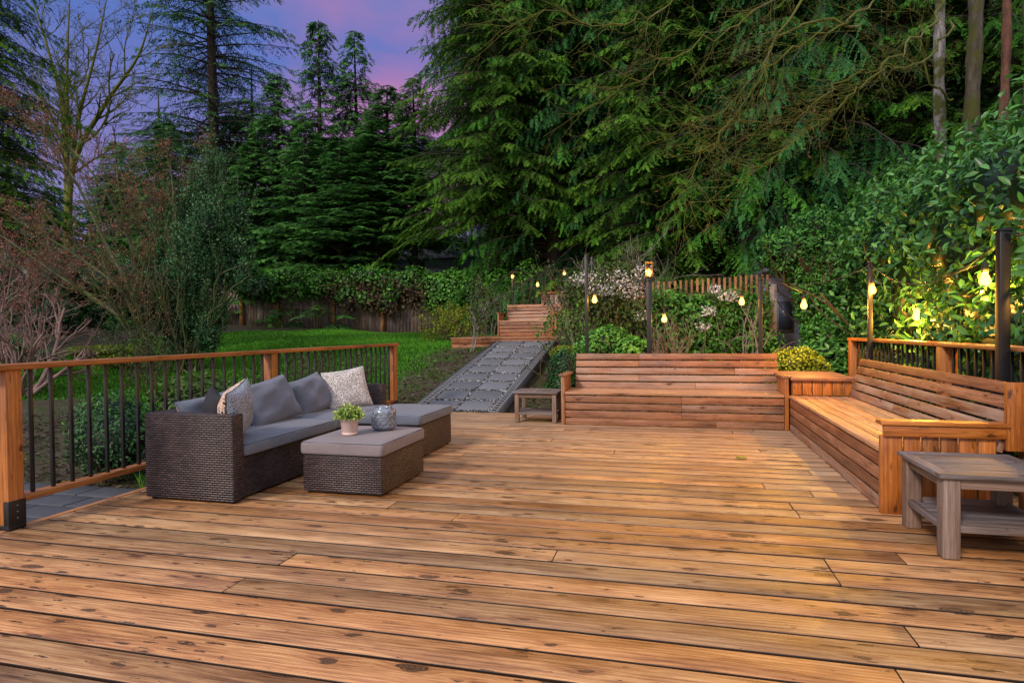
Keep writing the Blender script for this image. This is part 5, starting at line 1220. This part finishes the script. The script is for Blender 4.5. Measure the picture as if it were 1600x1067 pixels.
stems_tree('maple_tree', 'leafless green stemmed maple fanning up and left with red buds', np.array(gp(232, 10.5)), [
    [(215, 480, 10.4), (165, 380, 10.2), (110, 270, 10), (50, 190, 9.8)], [(200, 470, 10.3), (120, 400, 10), (20, 340, 9.6)], [(225, 470, 10.6), (195, 350, 10.8), (180, 250, 11)],
    [(190, 500, 10), (90, 430, 9.6), (-10, 360, 9.2)], [(225, 440, 10.8), (165, 300, 10.6), (90, 210, 10.4)]], .06, B_MAPLE, 61, 3, (9000, .040, F_RED, .04), L0=1.25, kids=(4, 6))
stems_tree('maple_tree', 'smaller bare maple with orange red tips behind the vase shaped evergreen', np.array(gp(262, 12.6)), [
    [(262, 420, 12.6), (255, 330, 12.6), (225, 255, 12.6)], [(268, 400, 12.7), (285, 320, 12.7), (320, 255, 12.8)], [(255, 420, 12.5), (235, 350, 12.4), (205, 290, 12.3)], [(270, 380, 12.6), (270, 300, 12.7), (265, 250, 12.7)]], .045, B_MAPLE, 62, 3, (5000, .040, F_RED, .04), kids=(4, 6), L0=1.0, up=.08)
stems_tree('deciduous_tree', 'tall bare mossy tree with a fine branching crown against the violet sky', np.array(gp(105, 17)), [
    [(105, 300, 17), (100, 180, 17), (70, 60, 17), (40, -40, 17)], [(108, 330, 17), (120, 200, 17), (150, 80, 17), (170, -20, 17)], [(110, 280, 17), (160, 170, 17), (215, 90, 17), (240, 10, 17)], [(104, 220, 17), (105, 100, 17), (110, -30, 17)], [(104, 260, 17), (60, 150, 17), (10, 90, 17)]], .14, B_TWIG, 63, 3, (1600, .06, F_OLIVE, .05), L0=2.2, up=.04, start=7, kids=(5, 7), spread=.7)
twig_shrub('bare_shrub', 'pinkish bare shrub with crooked white branches at the left edge', 'shrub', [gp(35, 8.6), gp(20, 8.5)], 9, 1.7, .042, 3, B_PINK, 64, fan=.55, kids=(3, 5), wob=.30, lean=(.1, 0, 1), bud=(700, .03, F_RED))
twig_shrub('bare_shrub', 'dense reddish bare shrub rising behind the crooked one at the far left', 'shrub', [gp(-30, 10.5), gp(60, 12)], 12, 2.6, .035, 3, B_PINK, 65, fan=.5, kids=(3, 5), bud=(5200, .05, F_RED))
# low planting left of the railing
bush('clipped_shrub', 'dense dark green shrub behind the first balusters of the left railing', 'shrub', [(-5.35, 4.95, .18, .42, .34, .34), (-5.75, 5.3, .25, .4, .4, .4)], 5200, .038, F_BOX, 71, .5, .40, stems=2)
bush('rhododendron', 'spreading shrub with narrow green leaves seen through the left railing', 'shrub', [(-5.9, 7.1, .22, .6, .45, .28), (-6.7, 7.6, .30, .6, .5, .32), (-5.2, 7.6, .15, .4, .4, .25)], 3400, .12, F_OLIVE, 72, .28, .50, (0, .3), stems=8, shell=(.5, 1.2), barkm=B_PALE)
bush('leafy_shrub', 'straggly low shrub with sparse olive leaves next to the sofa end of the left railing', 'shrub', [(-4.95, 5.6, .05, .45, .4, .26), (-4.75, 6.3, .0, .35, .4, .24)], 1700, .055, F_OLIVE, 73, .4, .45, (0, .5), stems=16, shell=(.3, 1.25), core=False, barkm=B_PALE)
bush('dwarf_conifer', 'small blue green mounded conifer on the dark mulch at the left', 'shrub', [Eat(72, 560, 10.2, .28, .25, .2)], 1300, .05, F_HOLLY, 74, .22, .6)
bush('leafy_shrub', 'low dark shrub at the left edge behind the railing', 'shrub', [Eat(10, 550, 9.4, .45, .35, .35), Eat(-30, 600, 8.5, .5, .5, .4)], 2600, .07, F_SMALL, 75, .45, .35)
bush('groundcover', 'yellow green ground cover between the maple and the dark mulch', 'plant', [Eat(165, 548, 12.0, .9, .6, .12), Eat(200, 565, 11.0, .7, .5, .12)], 3600, .06, F_GOLD, 76, .5, .20, shell=(.6, 1.2))
twig_shrub('bare_shrub', 'bushy twigs with young leaves at the foot of the maple', 'shrub', [gp(190, 9.6), gp(230, 9.2)], 14, 1.0, .010, 2, B_BROWN, 77, fan=.5, kids=(3, 5), bud=(1500, .05, F_OLIVE))
twig_shrub('bare_shrub', 'low twiggy shrub with small olive leaves seen through the middle of the left railing', 'shrub', [(-5.6, 8.7, -.1), (-5.2, 9.2, -.1), (-6.2, 9.0, 0)], 20, .8, .010, 2, B_MAPLE, 78, fan=.5, kids=(3, 5), bud=(1900, .05, F_OLIVE))
mb = MB(); n = 160; bx, by = rs.normal(-4.62, .07, n), rs.normal(4.72, .06, n); an = rs.uniform(0, 6.28, n); D = unit(np.stack([rs.normal(0, .35, n), rs.normal(0, .35, n), np.ones(n)], 1))
blades(mb, np.stack([bx, by, bx * 0 - .2], 1), D, np.stack([np.cos(an), np.sin(an), an * 0], 1), rs.uniform(.1, .24, n), .008, np.stack([rs.uniform(.3, .9, n), rs.uniform(0, 1, n), an * 0], 1))
tag(mb.build('grass_tuft', F_GRASS), 'tuft of long yellow green grass beside the stone walk', 'grass')
# understorey left background
for k, (px_, py_, Y, a_) in enumerate([(120, 430, 18, 1.4), (30, 420, 16, 1.5), (210, 440, 19, 1.2), (160, 500, 17, .8), (60, 480, 15, .9), (380, 430, 20.0, .7)]):
    bush('evergreen_shrub', 'dark leafy shrub in the shade behind the bare maples', 'shrub', [Eat(px_, py_, Y, a_, a_ * .8, a_ * .8), Eat(px_ + 30, py_ + 18, Y - .5, a_ * .7, a_ * .6, a_ * .6)], 3000, .12, F_SMALL, 80 + k, .45, .18, group='dark shrubs behind the maples')

# trunks and mossy limbs above the hedge
for k, (px_, Y, r_, bm_, top_, lb, nm) in enumerate([(1487, 13.5, .115, B_GREY, 9, 'pale lichen covered trunk rising behind the laurel hedge', 'deciduous_tree'), (1519, 13.9, .16, B_MOSS, 9.5, 'dark mossy trunk right beside the pale lichen covered one', 'deciduous_tree'), (1566, 12.6, .085, B_RED, 9, 'slim red brown cedar trunk above the right end of the hedge', 'cedar_tree'), (1603, 11.5, .11, B_MOSS, 9, 'mossy trunk cut by the right edge of the photo', 'deciduous_tree')]):
    x = pxY(px_, Y); t = thing(nm, lb, 'tree', (x, Y, 0)); mb = MB(); zz = np.linspace(-.1, top_, 90)
    tube(mb, np.stack([x + .05 * np.sin(zz * .9 + k) - .03 * zz * (k == 0), np.full(90, Y), zz], 1), r_ * (1 - .03 * zz) * (1 + .08 * np.sin(zz * 5 + k) + .05 * np.sin(zz * 17 + k) + rs.uniform(-.04, .04, 90)), 14); mb.build('trunk', bm_, t, smooth=True)
    if k == 0:
        mb = MB(); rg = np.random.RandomState(91); tips = []; Y0 = 13.4
        limbs = [[(1490, 155, 13.4), (1455, 130, 12.6), (1440, 50, 12), (1425, -60, 11.6)],
                 [(1495, -60, 13.4), (1470, 20, 12.0), (1400, 85, 11), (1345, 135, 10.6), (1310, 165, 10.4), (1275, 200, 10.2), (1210, 240, 10), (1140, 290, 9.8)],
                 [(1490, -90, 13.4), (1400, -30, 11.5), (1330, 30, 10.6), (1270, 60, 10.2), (1200, 100, 10), (1130, 170, 9.8), (1080, 200, 9.7)],
                 [(1490, -110, 13.4), (1300, -50, 10.6), (1200, 10, 10), (1120, 60, 9.6), (1000, 120, 9.4), (930, 160, 9.3)],
                 [(1490, 30, 13.4), (1440, 100, 12), (1370, 105, 11), (1310, 130, 10.6), (1230, 190, 10.2), (1150, 190, 10)],
                 [(1490, -120, 13.4), (1150, -60, 10), (1040, 10, 9.4), (960, 40, 9), (860, 20, 8.8), (790, 40, 8.7)],
                 [(1350, 40, 10.6), (1240, 40, 10.2), (1180, 130, 10), (1100, 240, 9.8), (1070, 320, 9.8)],
                 [(1300, -40, 10), (1210, 60, 9.8), (1195, 170, 9.8), (1205, 60, 9.8), (1190, 165, 9.8)][:3]]
        for lm_ in limbs:
            P = smooth_path([at(a_, b_, Y=y_) for a_, b_, y_ in lm_], 6); P += rg.normal(0, .040, P.shape); n_ = len(P); tube(mb, P, np.linspace(.024, .003, n_) * rg.uniform(.75, 1.3, n_), 6)
            for k2 in range(5, n_, 1):
                d = unit(P[k2] - P[k2 - 1])
                for q in range(2):
                    ax = unit(np.cross(d, rg.normal(0, 1, 3))); an = rg.uniform(.35, .8); dd = d * math.cos(an) + ax * math.sin(an)
                    grow(mb, P[k2], dd, rg.uniform(.4, 1.1), .0045, 2, rg, .6, .02, .30, (1, 3), .6, tips, 7)
        mb.build('branch', B_TWIG, t, smooth=True)
        mb = MB(); buds(mb, tips, 1100, .045, rg, .4, .01, .6); mb.build('bud', F_BROWN, t)

# ------------------------------------------------------------------ light
w = bpy.data.worlds.new('World'); sc.world = w; w.use_nodes = True; nt = w.node_tree; nt.nodes.clear()
out = nt.nodes.new('ShaderNodeOutputWorld'); bg = nt.nodes.new('ShaderNodeBackground'); L(nt, bg.outputs[0], out.inputs[0])
tc = nt.nodes.new('ShaderNodeTexCoord'); d = tc.outputs['Generated']; s = nt.nodes.new('ShaderNodeSeparateXYZ'); L(nt, d, s.inputs[0])
SUN_EL, SUN_AZ = R_(34), R_(205)   # compass-like: direction the light comes from
sky = nt.nodes.new('ShaderNodeTexSky'); sky.sky_type = 'NISHITA'; sky.sun_disc = False; sky.sun_elevation = SUN_EL; sky.sun_rotation = SUN_AZ
cl = noise(nt, mapping(nt, d, (2.2, 2.2, 5.0), (3.1, .4, .2)), 1.0, 5, .55, .3)
el = s.outputs[2]
vio = ramp(nt, el, [(.0, (.20, .17, .38)), (.22, (.20, .15, .42)), (.40, (.085, .145, .47)), (.7, (.20, .26, .50))])
pk = ramp(nt, cl, [(.44, g1(0)), (.62, g1(1))])
dusk = mix(nt, math_(nt, 'MULTIPLY', pk, math_(nt, 'MULTIPLY_ADD', el, -1.6, 1.3, clamp=True)), vio, (.52, .17, .36))
dusk = mix(nt, 1.0, dusk, g1(1.0), 'MULTIPLY')
# the open sky overhead and behind the camera is much brighter than the dusk in front
back = ramp(nt, math_(nt, 'MULTIPLY_ADD', s.outputs[1], -.5, .5), [(.30, g1(0)), (.65, g1(1))])
over = ramp(nt, el, [(.50, g1(0)), (.80, g1(1))])
warm = mix(nt, back, (.66, .80, 1.15), (.92, .84, .86))
fct = math_(nt, 'MAXIMUM', back, over)
col = mix(nt, fct, dusk, warm)
bgc = nt.nodes.new('ShaderNodeVectorMath'); bgc.operation = 'SCALE'; L(nt, sky.outputs[0], bgc.inputs[0]); bgc.inputs['Scale'].default_value = .02
col = mix(nt, 1.0, col, bgc.outputs[0], 'ADD')
L(nt, col, bg.inputs[0]); bg.inputs[1].default_value = 1.0
sd = bpy.data.lights.new('sun', 'SUN'); sd.energy = 2.6; sd.angle = R_(9); sd.color = (1.0, .86, .74)
so = bpy.data.objects.new('sun', sd); COL.objects.link(so)
dirv = Vector((math.cos(SUN_EL) * math.sin(SUN_AZ), math.cos(SUN_EL) * math.cos(SUN_AZ), math.sin(SUN_EL)))
so.rotation_euler = dirv.to_track_quat('Z', 'Y').to_euler()
sc.view_settings.view_transform = 'Standard'; sc.view_settings.look = 'None'; sc.view_settings.exposure = 0; sc.view_settings.gamma = 1
sc.cycles.use_denoising = True; sc.cycles.max_bounces = 6; sc.cycles.diffuse_bounces = 3; sc.cycles.transmission_bounces = 3; sc.cycles.sample_clamp_indirect = 6
for o in list(bpy.data.objects):
    if '_base' in o.keys(): del o['_base']
